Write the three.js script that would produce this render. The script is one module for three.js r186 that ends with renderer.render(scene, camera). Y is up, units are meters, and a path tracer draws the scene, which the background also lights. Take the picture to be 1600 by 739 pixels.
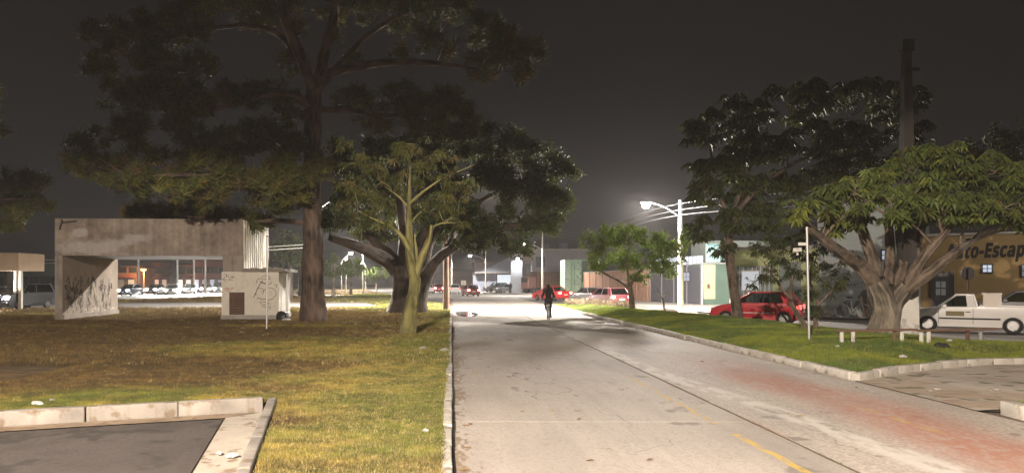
import * as THREE from 'three';
import { mergeGeometries, toCreasedNormals } from 'three/addons/utils/BufferGeometryUtils.js';
import { RoundedBoxGeometry } from 'three/addons/geometries/RoundedBoxGeometry.js';
import { MarchingCubes } from 'three/addons/objects/MarchingCubes.js';

// ------------------------------------------------------------------ camera, sky, haze, exposure
const scene = new THREE.Scene();
const FOCAL = 1170, EYE = 1.9, VX = 705, VY = 440;             // focal length in picture pixels; the road runs along -z
const camera = new THREE.PerspectiveCamera(2 * Math.atan(369.5 / FOCAL) * 180 / Math.PI, 1600 / 739, 0.1, 1500);
camera.position.set(0, EYE, 0);
camera.lookAt(0, EYE, -10);
camera.setViewOffset(1600, 739, 800 - VX, 369.5 - VY, 1600, 739);
camera.updateProjectionMatrix();
const renderer = new THREE.WebGLRenderer({ antialias: true });
renderer.toneMapping = THREE.LinearToneMapping;
renderer.toneMappingExposure = 1.0;
renderer.shadowMap.enabled = true;
scene.fog = new THREE.FogExp2(new THREE.Color(0.9, 0.87, 0.86), 0.00042);

// seeded random numbers and value noise
let seedState = 12345;
const seed = (s) => { seedState = s >>> 0; };
const rnd = () => { seedState = (seedState + 0x6D2B79F5) >>> 0; let t = seedState; t = Math.imul(t ^ (t >>> 15), t | 1); t ^= t + Math.imul(t ^ (t >>> 7), t | 61); return ((t ^ (t >>> 14)) >>> 0) / 4294967296; };
const rr = (a, b) => a + (b - a) * rnd();
const clamp = (v, a = 0, b = 1) => Math.min(b, Math.max(a, v));
const mix = (a, b, t) => a + (b - a) * t;
const smooth = (a, b, v) => { const t = clamp((v - a) / (b - a)); return t * t * (3 - 2 * t); };
const hash2 = (x, y) => { let h = Math.imul(x | 0, 374761393) + Math.imul(y | 0, 668265263); h = Math.imul(h ^ (h >>> 13), 1274126177); return ((h ^ (h >>> 16)) >>> 0) / 4294967296; };
const noise = (x, y) => { const xi = Math.floor(x), yi = Math.floor(y), fx = x - xi, fy = y - yi, u = fx * fx * (3 - 2 * fx), v = fy * fy * (3 - 2 * fy);
  const a = hash2(xi, yi), b = hash2(xi + 1, yi), c = hash2(xi, yi + 1), d = hash2(xi + 1, yi + 1); return a + (b - a) * u + (c - a) * v + (a - b - c + d) * u * v; };
const fbm = (x, y, o = 4) => { let s = 0, a = 0.5, t = 0; for (let i = 0; i < o; i++) { s += a * noise(x, y); t += a; x = x * 2.03 + 17.1; y = y * 2.03 + 9.7; a *= 0.5; } return s / t; };

// the overcast night sky, lit by the town from below
{
  const w = 256, h = 128, data = new Float32Array(w * h * 4);
  for (let j = 0; j < h; j++) for (let i = 0; i < w; i++) {
    const el = Math.max(0, (j + 0.5) / h * 2 - 1), az = i / w * Math.PI * 2;
    const n = fbm(3 + 2.2 * Math.cos(az), 5 + 2.2 * Math.sin(az) + el * 2.0, 4);
    const b = (0.0078 + 0.003 * Math.exp(-el * 5)) * (0.92 + 0.16 * n), o = (j * w + i) * 4;
    data[o] = b * 1.03; data[o + 1] = b * 0.95; data[o + 2] = b * 0.97; data[o + 3] = 1;
  }
  const sky = new THREE.DataTexture(data, w, h, THREE.RGBAFormat, THREE.FloatType);
  sky.mapping = THREE.EquirectangularReflectionMapping; sky.magFilter = THREE.LinearFilter; sky.needsUpdate = true;
  scene.background = sky; scene.environment = sky;
}

// ------------------------------------------------------------------ helpers
const V = (x, y, z) => new THREE.Vector3(x, y, z);
const gx = (px, d) => (px - VX) / FOCAL * d;                    // metres right of the road axis, d metres ahead
const gy = (py, d) => EYE + (VY - py) / FOCAL * d;
const at = (px, py, d) => V(gx(px, d), gy(py, d), -d);
const taken = new Map();
const numbered = (name) => { const n = taken.get(name) ?? 0; taken.set(name, n + 1); return n ? name + '_' + String(n).padStart(3, '0') : name; };
const shade = (o) => { o.traverse((m) => { if (m.isMesh) { m.castShadow = true; m.receiveShadow = true; } }); return o; };
function thing(name, label, category, group) {
  const o = new THREE.Group(); o.name = numbered(name); o.userData = { label, category };
  if (group) o.userData.group = group;
  scene.add(o); return o;
}
function part(parent, name, geometry, material, label) {
  const m = new THREE.Mesh(geometry, material); m.name = name; m.castShadow = m.receiveShadow = true;
  if (label) m.userData.label = label;
  parent.add(m); return m;
}
function single(name, label, category, geometry, material, group) {
  const m = new THREE.Mesh(geometry, material); m.name = numbered(name); m.castShadow = m.receiveShadow = true;
  m.userData = { label, category }; if (group) m.userData.group = group;
  scene.add(m); return m;
}
function struct(name, geometry, material) {
  const m = geometry ? new THREE.Mesh(geometry, material) : new THREE.Group();
  m.name = numbered(name); m.castShadow = m.receiveShadow = true; m.userData = { kind: 'structure' }; scene.add(m); return m;
}
// texture coordinates in metres, laid on from the side each face looks to
function metres(g) {
  const f = g.index ? g.toNonIndexed() : g, p = f.attributes.position, uv = new Float32Array(p.count * 2), a = V(), b = V(), c = V();
  for (let i = 0; i < p.count; i += 3) {
    a.fromBufferAttribute(p, i); b.fromBufferAttribute(p, i + 1); c.fromBufferAttribute(p, i + 2);
    const n = b.clone().sub(a).cross(c.clone().sub(a)); const ax = Math.abs(n.x), ay = Math.abs(n.y), az = Math.abs(n.z);
    [a, b, c].forEach((v, k) => { const o = (i + k) * 2; if (ay >= ax && ay >= az) { uv[o] = v.x; uv[o + 1] = v.z; } else if (ax >= az) { uv[o] = v.z; uv[o + 1] = v.y; } else { uv[o] = v.x; uv[o + 1] = v.y; } });
  }
  f.setAttribute('uv', new THREE.BufferAttribute(uv, 2)); return f;
}
const bx = (x0, x1, y0, y1, z0, z1) => metres(new THREE.BoxGeometry(Math.abs(x1 - x0), Math.abs(y1 - y0), Math.abs(z1 - z0)).translate((x0 + x1) / 2, (y0 + y1) / 2, (z0 + z1) / 2));
const rbx = (x0, x1, y0, y1, z0, z1, r = 0.03, s = 2) => metres(new RoundedBoxGeometry(Math.abs(x1 - x0), Math.abs(y1 - y0), Math.abs(z1 - z0), s, r).translate((x0 + x1) / 2, (y0 + y1) / 2, (z0 + z1) / 2));
const cyl = (r0, r1, a, b, n = 14) => {                         // a round bar from a (radius r0) to b (radius r1)
  const d = b.clone().sub(a), g = new THREE.CylinderGeometry(r1, r0, d.length(), n).translate(0, d.length() / 2, 0);
  g.applyQuaternion(new THREE.Quaternion().setFromUnitVectors(V(0, 1, 0), d.normalize())); return g.translate(a.x, a.y, a.z);
};
const merge = (list) => mergeGeometries(list.map((g) => { const f = g.index ? g.toNonIndexed() : g; for (const k of Object.keys(f.attributes)) if (!['position', 'normal', 'uv'].includes(k)) f.deleteAttribute(k); return f; }));
// a flat sheet from ground points [x, z], facing up; uv in metres
function sheet(points, y, holes = []) {
  const to = (l) => l.map(([x, z]) => new THREE.Vector2(x, -z));
  const s = new THREE.Shape(to(points)); for (const h of holes) s.holes.push(new THREE.Path(to(h)));
  const g = new THREE.ShapeGeometry(s); g.rotateX(-Math.PI / 2).translate(0, y, 0); return metres(g);
}
// four corners in order
function quad(a, b, c, d) {
  const g = new THREE.BufferGeometry();
  g.setAttribute('position', new THREE.Float32BufferAttribute([a, b, c, a, c, d].flatMap((v) => [v.x, v.y, v.z]), 3));
  g.setAttribute('uv', new THREE.Float32BufferAttribute([0, 0, 1, 0, 1, 1, 0, 0, 1, 1, 0, 1], 2)); g.computeVertexNormals(); return g;
}
// a tapered limb through points, with a slightly uneven bark
function limb(points, radii, sides = 9, rough = 0.06, step = 0.35) {
  const curve = new THREE.CatmullRomCurve3(points, false, 'centripetal'), n = Math.max(4, Math.round(curve.getLength() / step)), fr = curve.computeFrenetFrames(n, false);
  const pos = [], uv = [], idx = [], k0 = rr(0, 100);
  for (let i = 0; i <= n; i++) {
    const t = i / n, c = curve.getPointAt(t), s = t * (radii.length - 1), j = Math.min(radii.length - 2, Math.floor(s)), r = mix(radii[j], radii[j + 1], s - j);
    for (let k = 0; k <= sides; k++) {
      const a = (k % sides) / sides * Math.PI * 2, q = r * (1 + rough * (noise((k % sides) * 1.7 + k0, i * 0.6) * 2 - 1) * 2);
      const v = c.clone().addScaledVector(fr.normals[i], Math.cos(a) * q).addScaledVector(fr.binormals[i], Math.sin(a) * q);
      pos.push(v.x, v.y, v.z); uv.push(k / sides * 2 * Math.PI * radii[0], t * n * step);
    }
  }
  for (let i = 0; i < n; i++) for (let k = 0; k < sides; k++) { const a = i * (sides + 1) + k, b = a + sides + 1; idx.push(a, a + 1, b, b, a + 1, b + 1); }
  const g = new THREE.BufferGeometry(); g.setAttribute('position', new THREE.Float32BufferAttribute(pos, 3)); g.setAttribute('uv', new THREE.Float32BufferAttribute(uv, 2)); g.setIndex(idx); g.computeVertexNormals();
  return g;
}
const heading = (dx, dz) => Math.atan2(-dz, dx);                // turns a thing built facing +x
// textures
const toByte = (v) => { v = clamp(v); return 255 * (v <= 0.0031308 ? v * 12.92 : 1.055 * Math.pow(v, 1 / 2.4) - 0.055); };
function colourMap(w, h, f, rx = 1, ry = rx, ox = 0, oy = 0) {  // f(u, v) gives linear colour
  const d = new Uint8Array(w * h * 4);
  for (let j = 0; j < h; j++) for (let i = 0; i < w; i++) { const c = f((i + 0.5) / w, (j + 0.5) / h), o = (j * w + i) * 4; d[o] = toByte(c[0]); d[o + 1] = toByte(c[1]); d[o + 2] = toByte(c[2]); d[o + 3] = 255; }
  return finish(new THREE.DataTexture(d, w, h), rx, ry, ox, oy, true);
}
function greyMap(w, h, f, rx = 1, ry = rx, ox = 0, oy = 0) {
  const d = new Uint8Array(w * h * 4);
  for (let j = 0; j < h; j++) for (let i = 0; i < w; i++) { const c = 255 * clamp(f((i + 0.5) / w, (j + 0.5) / h)), o = (j * w + i) * 4; d[o] = d[o + 1] = d[o + 2] = c; d[o + 3] = 255; }
  return finish(new THREE.DataTexture(d, w, h), rx, ry, ox, oy, false);
}
function finish(t, rx, ry, ox, oy, colour) {
  t.wrapS = t.wrapT = THREE.RepeatWrapping; t.magFilter = THREE.LinearFilter; t.minFilter = THREE.LinearFilter;
  t.repeat.set(rx, ry); t.offset.set(ox, oy); if (colour) t.colorSpace = THREE.SRGBColorSpace; t.needsUpdate = true; return t;
}
const tile = (f, p) => (u, v) => { // blends a noise into one that repeats
  const a = f(u * p, v * p), b = f(u * p - p, v * p), c = f(u * p, v * p - p), d = f(u * p - p, v * p - p);
  return mix(mix(a, b, u), mix(c, d, u), v);
};
const grainBump = greyMap(512, 512, tile((x, y) => 0.6 * noise(x, y) + 0.4 * noise(x * 2.7 + 5, y * 2.7), 130), 1);      // 1 m of gritty relief
const softBump = greyMap(256, 256, tile((x, y) => fbm(x, y, 4), 8), 0.5);
const rgb = (r, g, b) => new THREE.Color().setRGB(r, g, b);
const mat = (r, g, b, roughness = 0.8, more = {}) => new THREE.MeshStandardMaterial({ color: rgb(r, g, b), roughness, ...more });
const glow = (r, g, b, s) => new THREE.MeshStandardMaterial({ color: rgb(0.1, 0.1, 0.1), emissive: rgb(r, g, b), emissiveIntensity: s, roughness: 0.5 });
// weathered surface in one hue: patches, streaks and grain, repeating every `size` metres
function weathered(c, { size = 6, patch = 0.25, streak = 0, grain = 0.12, spots = 0, dirt = [0.08, 0.07, 0.06], roughness = 0.9, bump = 0.004, px = 512, freq = 5 } = {}) {
  const a = tile((x, y) => fbm(x, y, 5), freq), b = tile((x, y) => noise(x, y), 180), s = tile((x, y) => fbm(x * 5, y * 0.5, 3), 6), k = tile((x, y) => fbm(x, y, 3), 16);
  const map = colourMap(px, px, (u, v) => {
    const p = 1 + patch * (a(u, v) - 0.5) * 2.4 + grain * (b(u, v) - 0.5), d = clamp(streak * smooth(0.52, 0.75, s(u, v)) + spots * smooth(0.54, 0.68, k(u, v)));
    return [mix(c[0] * p, dirt[0], d), mix(c[1] * p, dirt[1], d), mix(c[2] * p, dirt[2], d)];
  }, 1 / size);
  return new THREE.MeshStandardMaterial({ map, roughness, bumpMap: grainBump, bumpScale: bump });
}
const M = {
  whitePaint: weathered([0.62, 0.6, 0.56], { size: 3, patch: 0.2, spots: 0.5, dirt: [0.2, 0.17, 0.13] }),
  concrete: weathered([0.34, 0.32, 0.29], { size: 4, patch: 0.25, spots: 0.25 }),
  kerb: weathered([0.29, 0.265, 0.235], { size: 2.3, patch: 0.5, streak: 0.3, spots: 0.7, dirt: [0.16, 0.12, 0.08] }),
  kerbWhite: weathered([0.5, 0.47, 0.42], { size: 2.7, patch: 0.3, spots: 0.75, dirt: [0.22, 0.18, 0.13], freq: 8 }),
  asphalt: weathered([0.115, 0.105, 0.1], { size: 7, patch: 0.35, grain: 0.5, spots: 0.3, dirt: [0.07, 0.065, 0.06], bump: 0.006 }),
  galvanised: mat(0.5, 0.5, 0.5, 0.45, { metalness: 0.6 }),
  steel: mat(0.3, 0.3, 0.3, 0.5, { metalness: 0.6 }),
  darkMetal: mat(0.03, 0.03, 0.032, 0.5, { metalness: 0.3 }),
  rubber: mat(0.018, 0.018, 0.018, 0.85),
  rust: weathered([0.12, 0.06, 0.035], { size: 1, patch: 0.6 }),
  wood: weathered([0.17, 0.1, 0.065], { size: 1.2, patch: 0.5, streak: 0.3 }),
  glassDark: new THREE.MeshPhysicalMaterial({ color: rgb(0.35, 0.4, 0.4), transmission: 1, thickness: 0, roughness: 0.03 }),
  chrome: mat(0.7, 0.7, 0.7, 0.15, { metalness: 1 }),
};

// ------------------------------------------------------------------ street lamps: pole, arm, fitting, and the light itself
const poleConcrete = weathered([0.42, 0.4, 0.36], { size: 2, patch: 0.25, streak: 0.3 });
const poleBrown = weathered([0.24, 0.15, 0.11], { size: 2, patch: 0.3, streak: 0.4 });
const lampSkin = mat(0.35, 0.35, 0.35, 0.5, { metalness: 0.3 });
function streetLamp(label, foot, head, candela, { colour = [1, 0.93, 0.84], down = true, poleTop = null, glowing = 40, aim = null, radius = 0.15, group = 'street lamps', poleRadius = 0.15, cone = 81, penumbra = 0.16, painted = false, bowl = false, poleMaterial = poleConcrete } = {}) {
  const t = thing('street_lamp', label, 'street lamp', group);
  const top = poleTop ?? head.y - 0.6;
  part(t, 'pole', cyl(poleRadius, poleRadius * 0.6, V(foot.x, foot.y - 0.1, foot.z), V(foot.x, top, foot.z), 16), poleMaterial);
  if (painted) part(t, 'painted_band', cyl(poleRadius + 0.006, poleRadius * 0.8, V(foot.x, foot.y - 0.05, foot.z), V(foot.x, foot.y + 2.1, foot.z), 16), M.whitePaint);
  const way = V(head.x - foot.x, 0, head.z - foot.z).normalize();
  const start = V(foot.x, Math.min(top - 0.3, head.y - 0.9), foot.z), mid = V(mix(foot.x, head.x, 0.45), head.y - 0.25, mix(foot.z, head.z, 0.45)), end = head.clone().add(V(0, 0.08, 0)).addScaledVector(way, -0.3);
  part(t, 'arm', new THREE.TubeGeometry(new THREE.CatmullRomCurve3([start, mid, end]), 16, 0.035, 8), M.galvanised);
  const body = new THREE.Group(); body.name = 'luminaire'; t.add(body);
  const turn = Math.atan2(-way.z, way.x);
  const shell = rbx(-0.36, 0.36, 0.02, 0.14, -0.16, 0.16, 0.05, 3).rotateY(turn).translate(head.x, head.y, head.z);
  part(body, 'housing', shell, lampSkin);
  const lens = new RoundedBoxGeometry(0.5, 0.05, 0.26, 2, 0.02).rotateY(turn).translate(head.x, head.y - 0.01, head.z);
  part(body, 'lamp_lens', lens, glow(colour[0], colour[1], colour[2], glowing));
  if (bowl) part(body, 'lamp_bowl', new THREE.SphereGeometry(0.24, 24, 16).scale(1, 0.8, 1).translate(head.x, head.y - 0.13, head.z), glow(colour[0], colour[1], colour[2], glowing));
  let light;
  if (down) {
    light = new THREE.SpotLight(rgb(...colour), candela, 0, cone * Math.PI / 180, penumbra, 2);
    light.target.position.copy(aim ?? V(head.x, 0, head.z)); scene.add(light.target);
  } else light = new THREE.PointLight(rgb(...colour), candela, 0, 2);
  light.name = 'lamp_light'; light.position.set(head.x, head.y - 0.09, head.z); light.castShadow = true; light.shadow.radius = radius / 0.02; light.shadow.mapSize.set(1024, 1024); light.shadow.camera.far = 150;
  scene.add(light); return t;
}
// the lamp that lights the foreground stands behind the photographer
streetLamp('street lamp standing behind the photographer beside the lawn', V(-5.6, 0.1, 6.5), V(-3.4, 8.1, 6), 5300, { colour: [1, 0.84, 0.69], cone: 89.2, penumbra: 0.03 });
// one more stands on the right-hand road, outside the picture: it lights the pickup and the workshop wall
streetLamp('street lamp on the right hand road outside the picture beyond the pickup', V(31.5, 0.1, -22), V(28.6, 7.8, -23.4), 380, { colour: [1, 0.9, 0.8], cone: 86, penumbra: 0.06 });
// the big bright one over the right-hand road
streetLamp('dazzling street lamp over the right hand road above a small round tree', V(gx(1064, 49), 0.1, -49), V(gx(1010, 49), gy(318, 49), -49), 2800, { down: false, bowl: true, poleTop: 7.2, glowing: 400, radius: 0.2, colour: [1, 0.92, 0.84], poleRadius: 0.2, painted: true });
streetLamp('street lamp on a wooden-brown post half hidden in the big dark crown', V(gx(697, 46), 0.1, -46), V(gx(779, 48), gy(270, 48), -48), 2300, { colour: [1, 0.89, 0.77], poleTop: 9.2, poleRadius: 0.2, poleMaterial: poleBrown, glowing: 60, aim: V(3.0, 0, -60) });
streetLamp('street lamp behind the big pine trunk, glinting through the leaves', V(gx(496, 51.5), 0.1, -51.5), V(gx(543, 51), gy(307, 51), -51), 3000, { glowing: 60 });
streetLamp('curved-arm street lamp beside the stake truck', V(gx(848, 101), 0.1, -101), V(gx(817, 101), gy(380, 101), -101), 1100, { bowl: true, poleTop: 9.5, glowing: 160 });
streetLamp('curved-arm street lamp above the parked grey cars', V(gx(759, 139), 0.1, -139), V(gx(734, 139), gy(399, 139), -139), 1500, { bowl: true, poleTop: 8.5, glowing: 220 });
streetLamp('far street lamp shining beside the right limb of the big tree', V(gx(706, 165), 0, -165), V(gx(686.5, 163), gy(400, 163), -163), 2200, { bowl: true, poleTop: 9.4, glowing: 300 });
streetLamp('farthest street lamp shining through the fork of the big tree', V(gx(668, 200), 0, -200), V(gx(658, 200), gy(408, 200), -200), 2600, { bowl: true, glowing: 350 });
for (const [px, py, d, bpx, words] of [[558, 385, 100, 567, 'highest and nearest of the lamps left of the big tree'], [548, 395, 122, 540, 'second highest of the lamps left of the big tree'], [540, 404, 150, 533, 'lamp shining among the pale green trees left of the big tree'], [566, 410, 165, 571, 'lowest small lamp just left of the big tree limb']])
  streetLamp(words + ', on a thin pole', V(gx(bpx, d), 0.1, -d), V(gx(px, d), gy(py, d), -d), 1500, { bowl: true, glowing: 160, poleRadius: 0.13 });

// cables slung from pole to pole along the right-hand road
for (const [k, y] of [['highest', 7.0], ['middle', 6.6], ['lowest', 6.25]]) {
  const a = V(gx(1064, 49), y, -49), b = V(gx(848, 101), y + 1.6, -101), c = V(gx(759, 139), y + 1.0, -139), sag = (p, q, d) => p.clone().lerp(q, 0.5).add(V(0, -d, 0));
  single('overhead_cable', k + ' of three cables slung between the poles of the right hand road', 'cable', new THREE.TubeGeometry(new THREE.CatmullRomCurve3([V(26, y, -20), sag(V(26, y, -20), a, 0.5), a, sag(a, b, 0.9), b, sag(b, c, 0.7), c]), 120, 0.016, 5), mat(0.05, 0.05, 0.05, 0.7), 'cables along the right hand road');
}
// ------------------------------------------------------------------ the ground
const soilMat = weathered([0.15, 0.115, 0.085], { size: 9, patch: 0.5, grain: 0.4, spots: 0.3 });
struct('ground', sheet([[-420, 40], [420, 40], [420, -520], [-420, -520]], -0.05), soilMat);

// colour of the worn concrete carriageway at x, z (metres)
const dashes = [[-9.34, -5.6], [-17.8, -10.0], [-27.5, -20.5]];
function laneColour(x, z) {
  const left = x < 4.07, big = fbm(x * 0.35 + 3, z * 0.22, 4), mid = fbm(x * 1.3, z * 0.9 + 40, 4), fine = hash2(Math.floor(x * 97), Math.floor(z * 97)), drag = fbm(x * 9, z * 0.7, 3);
  let b = (left ? 0.375 : 0.43) * (1 + 0.34 * (big - 0.5) + 0.22 * (mid - 0.5) + 0.16 * (fine - 0.5) + 0.16 * (drag - 0.5));
  let c = left ? [b * 1.07, b * 0.96, b * 0.86] : [b * 1.07, b * 0.95, b * 0.84];
  if (!left) { const g = noise(x * 34, z * 34); c = c.map((v) => v * (0.8 + 0.4 * g)); }
  const put = (k, t) => { t = clamp(t); c = c.map((v, i) => mix(v, k[i], t)); };
  // hairline cracks, tyre-worn bands, oil spots
  { const q = Math.abs(fbm(x * 0.55 + 70, z * 0.4 + 11, 5) - 0.5); put([0.13, 0.11, 0.09], 0.75 * (1 - smooth(0.0008, 0.0035, q)) * smooth(0.45, 0.6, noise(x * 0.4 + 5, z * 0.3))); put([0.24, 0.215, 0.19], 0.45 * smooth(0.62, 0.8, noise(x * 41, z * 41))); }
  put([0.2, 0.18, 0.165], 0.3 * smooth(0.56, 0.8, fbm(x * 0.8 + 9, z * 0.25, 3)));
  put([0.12, 0.105, 0.09], 0.6 * smooth(0.74, 0.86, fbm(x * 2.6 + 31, z * 2.0, 3)));
  if (!left) {
    // rubbed red paint of the former cycle band and a chalky white smear
    const rx = x - 6.15 + 0.25 * (noise(z * 0.35, 3) - 0.5), cut = (1 - smooth(0.25, 1.15, Math.abs(rx))) * (0.55 + 0.6 * fbm(x * 0.7, z * 0.35, 3));
    put([0.4, 0.165, 0.105], cut * (0.5 + 0.5 * smooth(0.25, 0.6, fbm(x * 16, z * 9, 3))) * (1 - smooth(-14, -22, z)) * 0.85);
    const wx = 4.25 + 0.75 * smooth(-18, -7, z), band = 1 - smooth(0.12, 0.32, Math.abs(x - wx));
    put([0.6, 0.57, 0.53], band * 0.75 * smooth(0.3, 0.6, fbm(x * 6, z * 3, 3)) * (1 - smooth(-19, -24, z)));
    if (Math.abs(x - 6.17) < 0.045 && z < -9.4 && z > -11.6) put([0.48, 0.33, 0.09], 0.7 * smooth(0.38, 0.62, fbm(x * 8, z * 3, 3)));
  }
  for (const [i, [a, e]] of dashes.entries()) if (z > a && z < e) {
    const edge = 1 - smooth(0.035, 0.065, Math.abs(x - 3.55 - 0.02 * (noise(z * 4, 1) - 0.5)));
    put([0.52, 0.36, 0.06], 0.85 * edge * smooth([0.28, 0.38, 0.55][i], [0.55, 0.65, 0.75][i], fbm(x * 14, z * 7, 3)) * (i === 1 ? smooth(-17.8, -11.5, z) * 0.7 + 0.25 : 1));
  }
  // gritty leaf dirt lying along the left kerb
  if (x < 0.6) put([0.19, 0.135, 0.08], 0.85 * smooth(0.45, 0.7, fbm(x * 22, z * 9, 4) * 0.75 + 0.35 * noise(z * 0.8, 5) + 0.22 - x * 1.25));
  return c;
}
const laneBands = [[-4, -20, 1024, 2048], [-20, -56, 512, 1536], [-56, -170, 256, 1024]].map(([z1, z0, w, h]) => ({ z0, z1,
  mat: new THREE.MeshStandardMaterial({ map: colourMap(w, h, (u, v) => laneColour(u * 8, mix(z0, z1, v)), 1 / 8, 1 / (z1 - z0), 0, -z0 / (z1 - z0)), roughness: 0.82, bumpMap: grainBump, bumpScale: 0.005 }) }));
const laneMat = (z) => (laneBands.find((b) => z > b.z0) ?? laneBands[2]).mat;
{
  const lane = struct('concrete_carriageway');
  const cuts = [-1.5, -10.15, -20, -26.2, -32.1, -38, -44, -50, -56, -62, -68, -74, -80, -88];
  const cutsRight = [-1.5, -20, -32, -44, -56, -68, -80, -88];
  const slab = (x0, x1, za, zb) => {                            // slab with a slightly broken edge along its joints
    const n = 14, e = (s) => 0.012 * (rnd() - 0.5) * s, pts = [];
    seed(Math.round(za * 31 + x0 * 7 + 900));
    for (let i = 0; i <= n; i++) pts.push([mix(x0, x1, i / n), za + e(i % n ? 1 : 0)]);
    for (let i = 1; i < n; i++) pts.push([x1 + e(1.2), mix(za, zb, i / n)]);
    for (let i = n; i >= 0; i--) pts.push([mix(x0, x1, i / n), zb + e(i % n ? 1 : 0)]);
    for (let i = n - 1; i > 0; i--) pts.push([x0 + e(1.2), mix(za, zb, i / n)]);
    const s = new THREE.Shape(pts.map(([x, z]) => new THREE.Vector2(x, -z)));
    return metres(new THREE.ExtrudeGeometry(s, { depth: 0.18, bevelEnabled: false }).rotateX(-Math.PI / 2).translate(0, -0.18, 0));
  };
  for (let i = 0; i + 1 < cuts.length; i++) part(lane, 'concrete_slab', slab(0.03, 4.04, cuts[i] - 0.011, cuts[i + 1] + 0.011), laneMat((cuts[i] + cuts[i + 1]) / 2));
  for (let i = 0; i + 1 < cutsRight.length; i++) part(lane, 'concrete_slab', slab(4.11, 7.72, cutsRight[i] - 0.006, cutsRight[i + 1] + 0.006), laneMat((cutsRight[i] + cutsRight[i + 1]) / 2));
}
// dirt and grass that has settled in the open joint
{
  const g = [], m = weathered([0.1, 0.085, 0.045], { size: 1, patch: 0.8 });
  struct('joint_filling', bx(4.03, 4.12, -0.04, -0.012, -88, -1.5), m);
  for (const z of [-10.15, -20, -26.2, -32.1, -38, -44]) struct('joint_filling', bx(0.05, 4.02, -0.04, -0.004, z - 0.02, z + 0.02), m);
}
// asphalt of the right-hand road and of the avenue farther on
const roadMat = weathered([0.2, 0.185, 0.17], { size: 11, patch: 0.3, grain: 0.35, spots: 0.35, dirt: [0.13, 0.12, 0.11], px: 1024, bump: 0.006 });
struct('road', sheet([[7.6, -11.15], [60, -5], [60, -20], [24.5, -34.2], [16.2, -40], [15.2, -46], [14.6, -60], [13.6, -75], [11.6, -101], [5.6, -139], [-6, -200], [-40, -330], [-60, -330], [-23, -202], [-14.8, -143], [-7, -97], [-2.7, -68], [-0.8, -60], [-0.2, -56], [-0.2, -47], [7.5, -46]], -0.022), roadMat);
// lane lines on the avenue
{
  const line = (pts, w) => { const l = [], r = []; pts.forEach(([x, z], i) => { const [xa, za] = pts[Math.max(0, i - 1)], [xb, zb] = pts[Math.min(pts.length - 1, i + 1)], n = Math.hypot(xb - xa, zb - za), nx = -(zb - za) / n * w / 2, nz = (xb - xa) / n * w / 2; l.push([x + nx, z + nz]); r.push([x - nx, z - nz]); }); return sheet([...l, ...r.reverse()], -0.018); };
  const paint = weathered([0.55, 0.53, 0.48], { size: 3, patch: 0.3, spots: 0.7, dirt: [0.22, 0.2, 0.18] });
  for (const pts of [[[8.2, -92], [5.5, -112], [0.6, -140], [-10, -195]], [[12.6, -76], [10.6, -101], [4.7, -139], [-6.6, -196]], [[15.6, -34], [13.9, -44], [12.4, -58], [11.4, -75], [9.4, -98]], [[27, -27], [22, -30.6], [18, -33.2]]])
    struct('road_marking', line(pts, 0.14), paint);
}
// crumbled apron between the two grass strips
const apronMat = (() => {
  const map = colourMap(1024, 1024, (u, v) => { const x = u * 16, z = v * 16, n = fbm(x * 0.6, z * 0.6, 5), s = fbm(x * 3, z * 3, 3), k = fbm(x * 1.1 + 50, z * 2.1, 4);
    let c = [0.44, 0.385, 0.32].map((q) => q * (0.75 + 0.5 * n + 0.3 * (hash2(Math.floor(u * 1024), Math.floor(v * 1024)) - 0.5)));
    const put = (q, t) => { c = c.map((a, i) => mix(a, q[i], clamp(t))); };
    put([0.48, 0.43, 0.37], smooth(0.5, 0.66, k)); put([0.36, 0.27, 0.19], 0.7 * smooth(0.52, 0.68, fbm(x * 0.9 + 8, z * 0.9, 4))); put([0.3, 0.17, 0.13], 0.3 * smooth(0.62, 0.72, fbm(x * 1.6 + 80, z * 1.2, 3)));
    put([0.05, 0.07, 0.02], 0.7 * smooth(0.66, 0.76, s)); return c; }, 1 / 16);
  return new THREE.MeshStandardMaterial({ map, roughness: 0.95, bumpMap: softBump, bumpScale: 0.05 });
})();
struct('broken_apron', sheet([[7.74, -14.45], [9.2, -15.45], [11, -16.55], [12.6, -17.15], [16, -17.2], [24, -16], [24, -8], [12, -11.4], [8.3, -11.15], [7.74, -11.0]], 0.006), apronMat);
// loose chunks of broken surface on the apron
seed(77);
for (let i = 0; i < 4; i++) {
  const [px, d] = [[1455, 12.9], [1466, 13.1], [1549, 12.9], [1558, 13.1], [1345, 14.2], [1500, 12.4], [1586, 12.2], [1420, 13.6], [1530, 11.9]][i], s = rr(0.03, 0.06);
  const g = new THREE.IcosahedronGeometry(s, 1), p = g.attributes.position;
  for (let k = 0; k < p.count; k++) { const q = 1 + 0.35 * (hash2(Math.round(p.getX(k) * 900 + i * 71), Math.round(p.getY(k) * 900 + p.getZ(k) * 300)) - 0.5); p.setXYZ(k, p.getX(k) * q * 1.4, p.getY(k) * q * 0.45, p.getZ(k) * q); }
  g.computeVertexNormals();
  const o = single('rubble_chunk', 'small pale chunk of broken concrete lying on the crumbled apron', 'rubble', metres(g), M.concrete, 'rubble on the crumbled apron');
  o.position.set(gx(px, d), 0.02, -d); o.rotation.y = rr(0, 6);
}

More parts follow.
